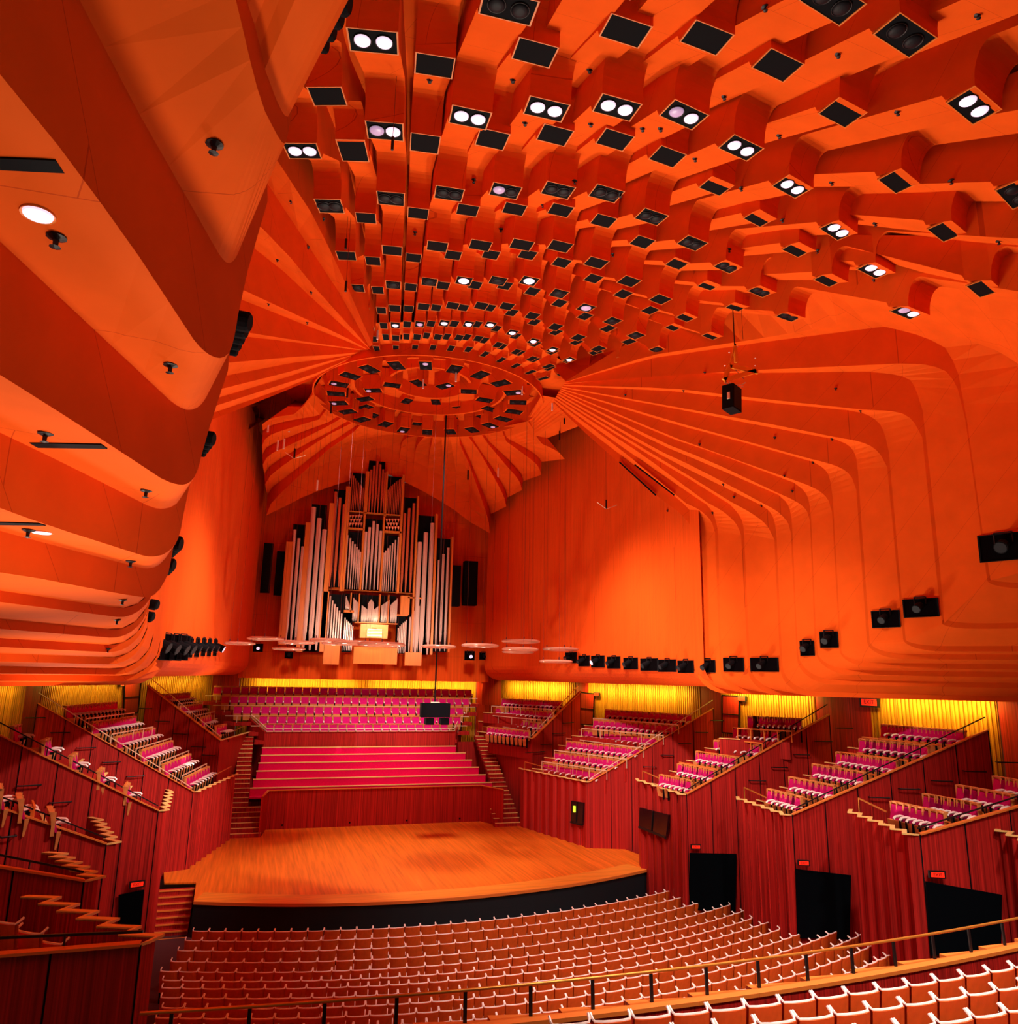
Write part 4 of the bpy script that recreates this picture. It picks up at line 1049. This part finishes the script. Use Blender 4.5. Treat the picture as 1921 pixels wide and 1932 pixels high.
# console in the middle of the organ
con=empty('organ_console',OO(895,1420),0,'brightly lit pale timber organ console with keyboards','organ console')
mb=MB(); a,b=OO(800,1300),OO(990,1405); cx=(a.x+b.x)/2; mb.box((cx,YP-.5,(a.z+b.z)/2),(b.x-a.x,.5,a.z-b.z)); part(mb,'case',plain_wood,con)
mb=MB(); a,b=OO(840,1345),OO(945,1400); mb.box((cx,YP-.8,(a.z+b.z)/2),(b.x-a.x,.25,(a.z-b.z))); part(mb,'keydesk',mat('ivory',(255,226,150),.4),con)
for q in range(3):
    mb=MB(); mb.box((cx,YP-.95,(a.z+b.z)/2+.28-.2*q),((b.x-a.x)*.95,.12,.05)); part(mb,'keyboard',whiterim,con)
mb=MB(); a=OO(895,1330); mb.lathe([(.0,0),(.16,.0),(.16,.03)],(a.x,YP-.78,a.z),12); part(mb,'emblem_disc',frame_m,con)
lamp('SPOT',(0,47.6,13.2),OO(895,1350),420,(1,.9,.6),.1,spot=50,name='console_light')
# ================================================================ CLEAR ACOUSTIC RINGS over the stage
acr=mat('clear_acrylic',(255,190,160),.06,trans=.6,spec=.8)
wire=mat('fine_wire',(110,30,20),.5)
rl=[((503,1205),72,40),((452,1214),58,38),((560,1212),70,37),((545,1224),62,41),((620,1208),70,35),((668,1213),86,34),((720,1216),90,33),((828,1220),66,36),((906,1218),72,37),((983,1210),74,38),((982,1225),70,36),((978,1230),62,41),((1058,1225),70,38),((1124,1231),64,38),((1049,1248),64,36),((640,1214),66,40)]
for i,(q,wpx,D) in enumerate(rl):
    c=at_y(*q,D); dep=(c-CAM).dot(_f); Rr=wpx/F_*dep/2
    t=empty('acoustic_ring',c,0,'clear acrylic sound ring hanging over the stage, %s from the left'%ORD[sorted(range(len(rl)),key=lambda k:rl[k][0][0]).index(i)],'acoustic reflector','clear acrylic rings over the stage')
    mb=MB(); rr=Rr*.22
    rows=[[((Rr-rr)+rr*math.cos(u)) for u in [2*math.pi*k/10 for k in range(11)]]]
    prof=[((Rr-rr)+rr*math.cos(2*math.pi*k/10),rr*.42*math.sin(2*math.pi*k/10)) for k in range(11)]
    mb.lathe(prof,(0,0,0),36); mb.build('ring',acr,t,smooth=True)
    mb=MB()
    for k in range(3):
        a=k*2.09+.4; mb.beam(((Rr-rr)*math.cos(a),(Rr-rr)*math.sin(a),0),((Rr-rr)*math.cos(a),(Rr-rr)*math.sin(a),24.0-c.z),.008)
        mb.box(((Rr-rr)*math.cos(a),(Rr-rr)*math.sin(a),.12),(.05,.05,.18))
    mb.build('hanging_wire',wire,t)
# ================================================================ LIGHT NICHES along the side walls
niche_m=mat('niche_lining',(9,4,6),.95,spec=.03)
def niche(c,u,n,w,h,label,aim=None,kind=0,lit=False):
    "c centre on the wall, u horizontal along wall, n out of the wall into the hall"
    t=empty('light_niche',c,0,label,'theatre light','theatre lights in the wall niches'); c0=Vector((0,0,0)); up=Vector((0,0,1))
    q=[u*(-w/2)-up*h/2,u*(w/2)-up*h/2,u*(w/2)+up*h/2,u*(-w/2)+up*h/2]
    f=[p+n*.03 for p in q]; fi=[p*.93+n*.03 for p in q]; bk=[p*.93+n*.005 for p in q]
    mb=MB(); mb.face(*bk); mb.build('dark_lining',niche_m,t)
    mb=MB()
    for a in range(4):
        b=(a+1)%4; mb.face(f[a],f[b],fi[b],fi[a]); mb.face(fi[a],fi[b],bk[b],bk[a]); mb.face(q[a],q[b],f[b],f[a])
    mb.build('opening_edge',black,t)
    d=(n*.75-up*.35+ (aim or Vector((0,0,0)))).normalized(); r=min(w,h)*.21
    s=Vector((0,0,.06))-d*.1+n*.1
    mb=MB(); e=s+d*min(.42,w*.6); mb.tube([s,s+d*.1,e-d*.12,e],[r*.75,r,r,r*1.12],12); mb.build('lamp_housing',black,t,smooth=False)
    mb=MB(); mb.tube([e-d*.01,e+d*.012],r*.95,12); mb.build('lens',lampglass if lit else lampoff,t)
    mb=MB(); mb.beam(s-u*r*1.4+up*.02,s-u*r*1.4+up*h*.42,.03); mb.beam(s+u*r*1.4+up*.02,s+u*r*1.4+up*h*.42,.03); mb.beam(s-u*r*1.4+up*h*.42,s+u*r*1.4+up*h*.42,.03); mb.build('yoke',dark_metal,t)
    return t
def wallframe(sx,px,py,extra=.0):
    A=(sx*10.2,28.5); B=(sx*7.7,52.0); p=at_wall(px,py,A,B)
    u=Vector((B[0]-A[0],B[1]-A[1],0)).normalized(); n=Vector((-sx*abs(u.y),-abs(u.x)*1,0)); n=Vector((-u.y,u.x,0)); n=n if n.x*sx<0 else -n
    return p+n*.02,u,n
RN=[((1066,1240),18,18),((1078,1241),20,20),((1103,1247),19,20),((1129,1248),22,22,1),((1159,1250),21,22),((1191,1252),22,22),((1226,1254),26,23),((1260,1256),26,23),((1295,1258),22,23)]
for i,e in enumerate(RN[1:]):
    (px,py),w,h=e[0],e[1],e[2]; p,u,n=wallframe(1,px,py); dep=(p-CAM).dot(_f)
    niche(p,u,n,w/F_*dep/abs(u.dot(_rt))*.9,h/F_*dep,'dark spotlight in a square niche low on the right wall, %s from the organ'%ORD[i],lit=len(e)>3)
def niche_free(px,py,D,w,h,rz,label,lit=False):
    p,nn=HIT[(px,py)] if (px,py) in HIT else (at_y(px,py,D),None)
    if nn is not None:
        n=Vector((nn.x,nn.y,0)).normalized(); u=Vector((-n.y,n.x,0))
    else:
        u=Vector((math.cos(rz),math.sin(rz),0)); n=Vector((-u.y,u.x,0)); n=n if n.dot(CAM-p)>0 else -n
    dep=(p-CAM).dot(_f); niche(p+n*.02,u,n,.86*w/F_*dep/max(.5,abs(u.dot(_rt))),h/F_*dep,label,lit=lit)
def on_right(px): 
    d=ray(px,1250); az=d.x/d.y; return 29.83/(az+.436)
for i,(px,py,w,h) in enumerate(((1336,1257,26,23),(1385,1254,34,26),(1443,1254,44,26),(1524,1223,21,28),(1565,1207,27,30),(1672,1168,40,32),(1738,1147,48,35),(1896,1032,66,52))):
    niche_free(px,py,on_right(px)-.35,w,h,math.atan2(-1,.75) if i>2 else math.atan2(-1,.6),'dark spotlight in a niche of the folded right wall, %s from the smooth wall'%ORD[i])
# left wall niches seen edge on
for i,(px,py) in enumerate(((405,1222),(394,1222),(383,1221),(371,1222),(358,1222),(345,1222),(332,1222),(314,1221),(296,1218),(272,1210))):
    p,u,n=wallframe(-1,max(px,352),py) if px>350 else (at_y(px,py,29.0-(352-px)*.035),Vector((.30,1,0)).normalized(),Vector((1,-.30,0)).normalized())
    sc=1 if px>350 else 1.15
    niche(p,u,n,.85*sc,.75*sc,'dark spotlight in a square niche low on the left wall, %s from the organ'%ORD[i],lit=(i==0))
for i,(px,py,w,lit) in enumerate(((487,1222,18,1),(886,1237,20,1),(912,1238,16,0),(935,1236,13,0),(545,1236,15,0))):
    p=at_y(px,py,YO-.02+.9-.95); dep=(p-CAM).dot(_f)
    niche(p,Vector((1,0,0)),Vector((0,-1,0)),w/F_*dep,w/F_*dep*.85,'small lamp niche in the organ wall at eye level, %s'%['left of the organ','lit pair right of the organ','second right of the organ','third right of the organ','below the left pipes'][i],lit=bool(lit))
# black louvred lamp banks on the near left cladding
def bank(px0,py0,px1,py1,D0,D1,n,label,r):
    a,b=at_y(px0,py0,D0),at_y(px1,py1,D1); t=empty('lamp_bank',a,0,label,'lamp bank','dark lamp banks on the near left cladding')
    for i in range(n):
        p=a.lerp(b,(i+.5)/n)-a; rr=r*(1-.55*i/n)
        ax=Vector((1,-.25,-.15)).normalized()
        mb=MB(); mb.tube([p-ax*rr*1.2,p-ax*rr*.5,p+ax*rr*.7,p+ax*rr*.9],[rr*.8,rr,rr,rr*.8],14); mb.build('lamp_housing',black,t,smooth=False)
    return t
bank(640,-20,600,95,6.6,7.4,4,'long black bank of round lamps at the top beside the near left cladding',.16)
bank(457,598,437,668,9.2,10.6,5,'black bank of stepped lamps on the left cladding, middle height',.13)
bank(393,822,379,858,12.2,13.4,4,'black bank of stepped lamps low on the left cladding above the lit wall',.12)
bank(330,1022,320,1046,15.2,16.0,4,'small black bank of lamps beside the red wall stripe',.15)
bank(318,1062,313,1080,16.5,17.2,3,'smaller black bank of lamps below another on the left cladding',.14)
bank(291,1138,287,1146,19.5,20,2,'tiny dark lamp bank on the left cladding',.12)
bank(283,1160,279,1170,20.5,21,2,'tiny dark lamp bank lowest on the left cladding',.12)
# ================================================================ small things fixed to ceilings
def sprinkler(p,label,s=1.0):
    t=empty('sprinkler',p,0,label,'sprinkler','dark sprinkler heads')
    mb=MB(); mb.lathe([(.001,.02),(.055*s,.015),(.06*s,0),(.02*s,-.02)],(0,0,0),10); mb.build('rose',dark_metal,t)
    mb=MB(); mb.lathe([(.018*s,-.015),(.015*s,-.06*s),(.035*s,-.065*s),(.001,-.075*s)],(0,0,0),8); mb.build('head',dark_metal,t)
for i,(px,py,D,w) in enumerate(((405,271,6.3,'biggest, on the tread nearest the camera'),(107,446,5.6,'beside the upper round downlight'),(322,688,8.1,'in the middle of the third tread'),(86,817,6.7,'above the long black slot'),(276,925,9.9,'near the tip of the fourth tread'),(54,999,7.6,'beside the lower round downlight'),(247,1058,11.2,'near the tip of the fifth tread'),(232,1131,13.4,'on the sixth tread'),(221,1169,15,'on the seventh tread'),(204,1223,17,'close above the lowest edge'))):
    sprinkler(HIT[(px,py)][0]-Vector((0,0,.01)),'dark sprinkler under the left cladding, %s'%w,1.15)
k=0
for (px,py) in ((1113,131),(811,150),(968,150),(1213,242),(991,231),(1115,233),(894,340),(1084,342),(1171,367),(1247,242),(1312,299),(1471,255),(1367,182),(1444,14),(1582,102),(1694,211),(1846,28),(1399,355),(1570,344),(1477,415),(1543,473),(1795,341),(1652,421),(1885,455),(1376,471),(945,433),(783,439),(1025,386),(1157,480)):
    p,nn=hit(px,py); k+=1
    sprinkler(p,'dark sprinkler between the ceiling rib panels, %s in reading order'%ORD[k-1],1.3)
for i,(px,py,D) in enumerate(((72,404,5.15),(79,1004,8.0))):
    p=HIT[(px,py)][0]; t=empty('downlight',p,0,'round white downlight in the left cladding, %s'%['upper and larger','lower and smaller'][i],'ceiling light')
    mb=MB(); mb.lathe([(.001,-.015),(.09,-.015),(.095,0)],(0,0,0),20); mb.build('lens',lampglass,t); mb=MB(); mb.lathe([(.095,0),(.11,-.01),(.115,.02)],(0,0,0),20); mb.build('trim_ring',frame_m,t)
for i,(q,hq) in enumerate(((((0,296),(105,300),(122,324),(0,318)),(40,312)),(((56,834),(191,837),(203,845),(72,843)),(130,840)),(((0,984),(73,986),(87,990),(0,989)),(30,987)))):
    L0,N0=HIT[hq]
    P=[]
    for a in q:
        d=ray(*a); P.append(CAM+d*((L0-CAM).dot(N0)/d.dot(N0))+N0*.012)
    mb=MB(); mb.hexa(P,[p-N0*.05 for p in P]); o=mb.build('air_slot',black); tag(o,'long black air slot in the left cladding, %s'%['highest','middle one','lowest'][i],'vent')
k=0
for q in ((1650,528),(1100,592),(1330,703),(1577,733),(1624,775),(1290,737),(1180,745),(1534,872),(1480,897),(1570,828),(1320,838),(1365,914),(1462,825),(1437,953),(1385,937),(1260,963),(1345,967),(1495,926)):
    k+=1; L0,N0=HIT[q]; sprinkler(L0+N0*.01,'small dark sprinkler on the long right-hand ribs, %s from the left'%ORD[sorted([x for x in (1650,1100,1330,1577,1624,1290,1180,1534,1480,1570,1320,1365,1462,1437,1385,1260,1345,1495)]).index(q[0])],1.0)
k=0
for q in ((610,413),(581,467),(550,380),(524,490),(588,551),(507,573),(580,608)):
    k+=1; L0,N0=HIT[q]; sprinkler(L0+N0*.01,'small dark sprinkler on ribs left of the crown, %s from the left'%ORD[sorted([610,581,550,524,588,507,580]).index(q[0])],1.0)
for i,(a,b) in enumerate((((1169,872),(1237,934)),((1198,877),(1272,934)))):
    th,ca,cb=rcurves[i]; p=at_spoke(*a,th); q=at_spoke(*b,th); n=(CAM-p).normalized()*.08
    mb=MB().beam(p+n,q+n,.10,.06); o=mb.build('air_slot',black); tag(o,'long thin black slot along the rib at the corner of the right wall, %s'%['lower','upper'][i],'vent')
# ================================================================ hanging loudspeakers, poles and microphones
P=at_y(1381,753,21.5); sp=empty('hanging_loudspeaker',P,0,'black loudspeaker box hanging on cables below a yellow triangular frame','loudspeaker')
S_=21.5/F_*1.12
def off(px,py): q=at_y(px,py,21.5); return q-P
mb=MB(); M3=Matrix.Rotation(R(28),3,'Z')@Matrix.Rotation(R(5),3,'Y'); mb.box((0,0,0),(.62,.42,.9),M3); mb.build('cabinet',black,sp)
mb=MB(); f=M3@Vector((0,-.215,0)); mb.box(f,(.5,.02,.8),M3); mb.build('front_grille',mat('speaker_cloth',(24,30,36),.9),sp)
mb=MB(); mb.box(M3@Vector((-.32,-.05,0)),(.04,.1,.25),M3); mb.build('bracket',steel,sp)
mb=MB(); mb.tube([off(1368,722),off(1374,724),off(1388,727),off(1400,726),off(1406,722)],.022,6); mb.tube([off(1374,716),off(1380,728),off(1394,732),off(1402,729)],.018,6); mb.build('coiled_cable',whiterim,sp)
yel=mat('yellow_steel',(250,160,40),.4)
fr_=empty('rigging_frame',P+Vector((0,0,1)),0,'yellow steel triangle frame above the hanging black loudspeaker','rigging frame'); Pf=P+Vector((0,0,1))
g=lambda x,y,dd=0: at_y(x,y,21.5+dd)-Pf
for a,b in (((1366,717),(1426,700)),((1377,690),(1430,702)),((1366,717),(1378,688))):
    mb=MB().beam(g(*a),g(*b),.07,.16); mb.build('frame_beam',yel,fr_)
mb=MB().beam(g(1378,688),g(1386,653),.05,.05); mb.beam(g(1389,684),g(1387,653),.10,.1); mb.build('upright',yel,fr_)
mb=MB(); 
for x,y in ((1376,665),(1368,690),(1425,676),(1425,690),(1391,654)): mb.lathe([(.001,-.03),(.035,0),(.001,.03)],g(x,y),8)
mb.build('shackle',whiterim,fr_)
mb=MB(); mb.beam(g(1370,722),g(1371,716),.03); mb.beam(g(1377,690),g(1369,722),.012); mb.beam(g(1405,716),g(1388,698),.012); mb.build('sling',dark_metal,fr_)
def cable(a,D,top,label,r=.012,ma=None,name='hanging_cable'):
    p=at_y(*a,D); mb=MB().tube([(0,0,0),(0,0,top-p.z)],r,6); o=mb.build(name,ma or dark_metal); o.location=p; tag(o,label,'cable','cables hanging from the ceiling'); return o
cable((1386,653),21.5,23.6,'thick dark cable carrying the yellow triangular frame',.018)
cable((1402,640),21.6,24.0,'thin dark cable right of the yellow triangular frame',.007)
# centre cluster above the choir seats
P=at_y(820,1341,40.0); cl=empty('speaker_cluster',P,0,'black loudspeaker cluster on a pole in front of the choir terrace seats','loudspeaker')
k_=40.0/F_*1.05
mb=MB(); mb.hexa([(-26*k_,-.3,-11*k_),(26*k_,-.3,-11*k_),(24*k_,.4,-11*k_),(-24*k_,.4,-11*k_)],[(-26*k_,-.3,13*k_),(26*k_,-.3,13*k_),(24*k_,.4,13*k_),(-24*k_,.4,13*k_)]); mb.build('cabinet',black,cl)
for s in (-9,18):
    mb=MB().box((s*k_,0,-18*k_),(14*k_,.5,11*k_)); mb.build('lower_cabinet',black,cl)
mb=MB().box((0,0,14.5*k_),(16*k_,.2,.05)); mb.build('hanging_bar',steel,cl)
mb=MB().tube([(0,0,14*k_),(0,0,24.2-P.z)],.045,8); mb.build('pole',dark_metal,cl)
# microphones on wires
mics=[(1069,372,18,1),(740,283,15.5,0),(652,550,22,0),(652,470,22,0),(1459,437,19,0),(897,570,27,1),(1388,665,23,0),(505,815,40,1),(523,850,42,1),(535,847,42,1),(589,690,33,1),(545,815,41,1),(555,865,43,2),(578,805,41,1),(598,925,43,1),(712,640,29,1),(860,720,32,1),(798,733,35,1),(1086,722,31,1),(1042,775,34,1),(1056,830,36,0),(1220,790,29,0),(1255,825,29,0),(1214,620,26,0),(940,900,43,1),(958,880,44,0),(1012,870,41,0),(1170,905,34,0),(1144,960,34,2),(883,905,44,0),(655,750,34,0),(624,780,35,0),(757,640,30,0),(1363,560,27,0),(985,745,33,1),(1065,800,35,0)]
for i,(x,y,D,kd) in enumerate(mics):
    p=at_y(x,y,D); t=empty('hanging_microphone',p,0,'thin %s microphone hanging on a wire, %s from the left of all'%(['dark','pale','dark forked'][kd],ORD[sorted(range(len(mics)),key=lambda k:mics[k][0]).index(i)]),'microphone','microphones hanging on wires')
    ln=.0095*D*1.6*.9; ln=max(.35,min(.75,ln)); ma=whiterim if kd==1 else dark_metal
    mb=MB().tube([(0,0,0),(0,0,ln)],.022+.0007*D,6); mb.build('microphone',ma,t)
    mb=MB().tube([(0,0,ln),(0,0,max(1,24.3-p.z))],.006,4); mb.build('wire',wire,t)
    if kd==2: mb=MB(); mb.tube([(0,0,0),(-.5,0,.3)],.02,5); mb.tube([(0,0,0),(.6,0,.25)],.02,5); mb.build('arms',steel,t)
# ================================================================ doors, signs, windows and wall rails of the boxes
def quad_on(A,B,pts,off_=.06):
    P=[at_wall(*q,A,B) for q in pts]; n=Vector((B[1]-A[1],A[0]-B[0],0)).normalized(); n=n if n.dot(CAM-P[0])>0 else -n
    return [p+n*off_ for p in P],n
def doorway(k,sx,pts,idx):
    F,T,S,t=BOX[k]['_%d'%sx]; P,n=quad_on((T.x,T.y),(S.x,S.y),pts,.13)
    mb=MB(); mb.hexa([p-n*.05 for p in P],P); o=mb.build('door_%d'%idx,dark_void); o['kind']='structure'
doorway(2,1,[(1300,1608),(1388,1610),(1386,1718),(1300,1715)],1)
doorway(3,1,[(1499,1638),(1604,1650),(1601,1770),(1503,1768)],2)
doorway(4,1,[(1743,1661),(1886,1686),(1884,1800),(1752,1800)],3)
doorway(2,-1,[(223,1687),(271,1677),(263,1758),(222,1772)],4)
def textmesh(name,body,size,parent,ma,mtx):
    cu=bpy.data.curves.new(name,'FONT'); cu.body=body; cu.size=size; cu.extrude=.004; cu.align_x='CENTER'; cu.align_y='CENTER'
    tmp=bpy.data.objects.new('tmp',cu); COL.objects.link(tmp); bpy.context.view_layer.update()
    me=bpy.data.meshes.new_from_object(tmp.evaluated_get(bpy.context.evaluated_depsgraph_get())); bpy.data.objects.remove(tmp)
    me.materials.clear(); me.materials.append(ma); o=bpy.data.objects.new(name,me); COL.objects.link(o); o.parent=parent; o.matrix_local=mtx; return o
sign_black=mat('sign_case',(10,10,12),.5)
def exit_sign(A,B,px,py,w,label,facing=1):
    P,n=quad_on(A,B,[(px,py)],.15); p=P[0]; dep=(p-CAM).dot(_f)
    u=Vector((0,0,1)).cross(n).normalized(); W=w/F_*dep/max(.3,abs(u.dot(_rt))); H=W*.44
    t=empty('exit_sign',p,0,label,'exit sign','red exit signs')
    Mx=Matrix((u,Vector((0,0,1)),n)).transposed()
    mb=MB(); mb.box((0,0,0),(W,H,.08),Mx); mb.build('case',sign_black,t)
    mb=MB(); mb.box(n*.045,(W*.8,H*.66,.01),Mx); mb.build('red_face',exit_red,t)
    m4=Mx.to_4x4(); m4.translation=n*.052; textmesh('lettering','EXIT',H*.6,t,mat('sign_text',(120,10,8),.5),m4)
for (k,sx,px,py,w,lb) in ((2,1,1311,1596,19,'red exit sign over the dark doorway beside the right end of the stage'),(3,1,1514,1626,22,'red exit sign over the middle right dark doorway'),(4,1,1763,1647,30,'red exit sign over the largest dark doorway, right'),(2,-1,257,1666,22,'red exit sign over the dark doorway at left')):
    F,T,S,t=BOX[k]['_%d'%sx]; exit_sign((T.x,T.y),(S.x,S.y),px,py,w,lb)
for (px,py,w,A,B,lb) in ((1130,1310,8,(13.4,48.4),(15.6,36.5),'small red exit sign on yellow-lit wall above the stage-side right box'),(1405,1318,9,(15.6,36.5),(16.4,28.5),'small red exit sign on yellow-lit wall above the third right box'),
    (224,1291,6,(-13.4,48.4),(-15.6,36.5),'tiny red exit sign high on the left back wall'),(1646,1325,18,(16.4,28.5),(17.4,20.5),'red exit sign high on the dark wall between right boxes')):
    exit_sign(A,B,px,py,w,lb)
# windows in the fronts
def front_window(k,pts,label,lit=False):
    F,T,S,t=BOX[k]['_1']; P,n=quad_on((F.x,F.y),(T.x,T.y),pts,.22); c=sum(P,Vector())/4
    w=empty('control_window',c,0,label,'window')
    mb=MB(); mb.hexa([p-n*.1-c for p in P],[p-c for p in P]); mb.build('dark_pane',mat('dark_glass',(10,16,22),.15,spec=.8),w)
    mb=MB(); m1=(P[0]+P[1])/2-c; m2=(P[2]+P[3])/2-c; mb.beam(m1+n*.02,m2+n*.02,.04); mb.beam(P[3]-c,P[2]-c,.08); mb.build('mullion',dark_metal,w)
    if lit:
        mb=MB(); mb.box((P[0].lerp(P[2],.35)-c)+n*.02,(.12,.12,.3)); mb.build('lit_screen',mat('screen_glow',(210,255,60),.4,emit=(215,255,60),estr=1.2),w)
front_window(1,[(1084,1510),(1107,1514),(1105,1556),(1083,1550)],'small window with a yellow-green lit screen in the stage-side right box',True)
front_window(2,[(1215,1523),(1270,1537),(1265,1580),(1214,1560)],'wide dark divided window in the front of the third right box')
# wall handrails on the near side walls
wr=[(1,0,(991,1420),(1020,1420)),(1,0,(1042,1384),(1064,1384)),(1,0,(1061,1364),(1079,1364)),(1,0,(1020,1405),(1037,1405)),(1,0,(1008,1419),(1025,1419)),
 (1,1,(1159,1358),(1362,1358)),(1,1,(1214,1446),(1237,1446)),(1,1,(1247,1424),(1270,1424)),(1,1,(1280,1402),(1303,1402)),(1,1,(1312,1381),(1335,1381)),(1,1,(1341,1359),(1364,1359)),
 (1,2,(1413,1472),(1443,1472)),(1,2,(1455,1447),(1484,1448)),(1,2,(1497,1423),(1525,1423)),(1,2,(1537,1398),(1567,1399)),(1,2,(1576,1373),(1606,1374)),
 (1,3,(1639,1503),(1676,1504)),(1,3,(1695,1487),(1733,1489)),(1,3,(1757,1472),(1794,1473)),(1,3,(1817,1454),(1857,1456)),(1,3,(1878,1437),(1921,1439)),
 (-1,1,(264,1336),(287,1335)),(-1,1,(297,1360),(321,1360)),(-1,1,(331,1384),(354,1384)),(-1,1,(364,1408),(389,1408)),(-1,1,(384,1424),(406,1424)),
 (-1,2,(48,1354),(84,1354)),(-1,2,(96,1382),(130,1382)),(-1,2,(145,1411),(179,1411)),(-1,2,(193,1438),(226,1438)),(-1,2,(239,1465),(271,1465)),
 (-1,3,(33,1482),(77,1480)),(-1,3,(94,1514),(134,1510)),(-1,4,(0,1578),(29,1572))]
wall_of={(1,0):0,(1,1):1,(1,2):2,(1,3):3,(-1,1):0,(-1,2):1,(-1,3):2,(-1,4):3}
cnt={}
for sx,k,a,b in wr:
    if abs(b[0]-a[0])>60: continue
    kk=wall_of[(sx,k)]; F,T,S,t=BOX[kk]['_%d'%sx]; P,n=quad_on((T.x,T.y),(S.x,S.y),[a,b],.16)
    P[1].z=P[0].z; cnt[(sx,kk)]=cnt.get((sx,kk),0)+1
    c=(P[0]+P[1])/2; t=empty('wall_handrail',c,0,'short dark handrail on the side of %s %s box, %s along'%('right' if sx>0 else 'left',['the farthest','the stage-side','the third','the fourth'][kk],ORD[cnt[(sx,kk)]-1]),'handrail','short handrails on the box walls')
    mb=MB().tube([P[0]-c,P[1]-c],.022,6); mb.build('rail',dark_metal,t)
    for p in P: mb=MB().beam(p-c,p-c-n*.16,.03); mb.build('bracket',dark_metal,t)
# wing doors in the back walls beside the terrace and boxes
for i,(px0,px1,py0,py1,D) in enumerate(((909,944,1280,1330,54.4),)):
    a=at_y(px0,py0,D); b=at_y(px1,py1,D); mb=MB().box(((a.x+b.x)/2,D-.1,(a.z+b.z)/2),(b.x-a.x,.12,a.z-b.z)); o=mb.build('door_5',brushbox); o['kind']='structure'
for i,(A,B,pts) in enumerate((((13.4,48.4),(15.6,36.5),((1097,1306),(1124,1309),(1122,1368),(1097,1366))),((15.6,36.5),(16.4,28.5),((1366,1312),(1399,1314),(1397,1385),(1366,1382))),((-13.4,48.4),(-15.6,36.5),((231,1286),(262,1284),(256,1345),(229,1346))))):
    P,n=quad_on(A,B,pts,.1); c=sum(P,Vector())/4
    mb=MB(); mb.hexa([p-n*.06 for p in P],P); o=mb.build('door_%d'%(6+i),brushbox); o['kind']='structure'
    mb=MB()
    for a in range(4): mb.beam(P[a]+n*.01,P[(a+1)%4]+n*.01,.07,.05)
    mb.beam(P[0].lerp(P[3],.5)+n*.03,P[1].lerp(P[2],.5)+n*.03,.04); q=mb.build('door_frame',black); q.parent=o
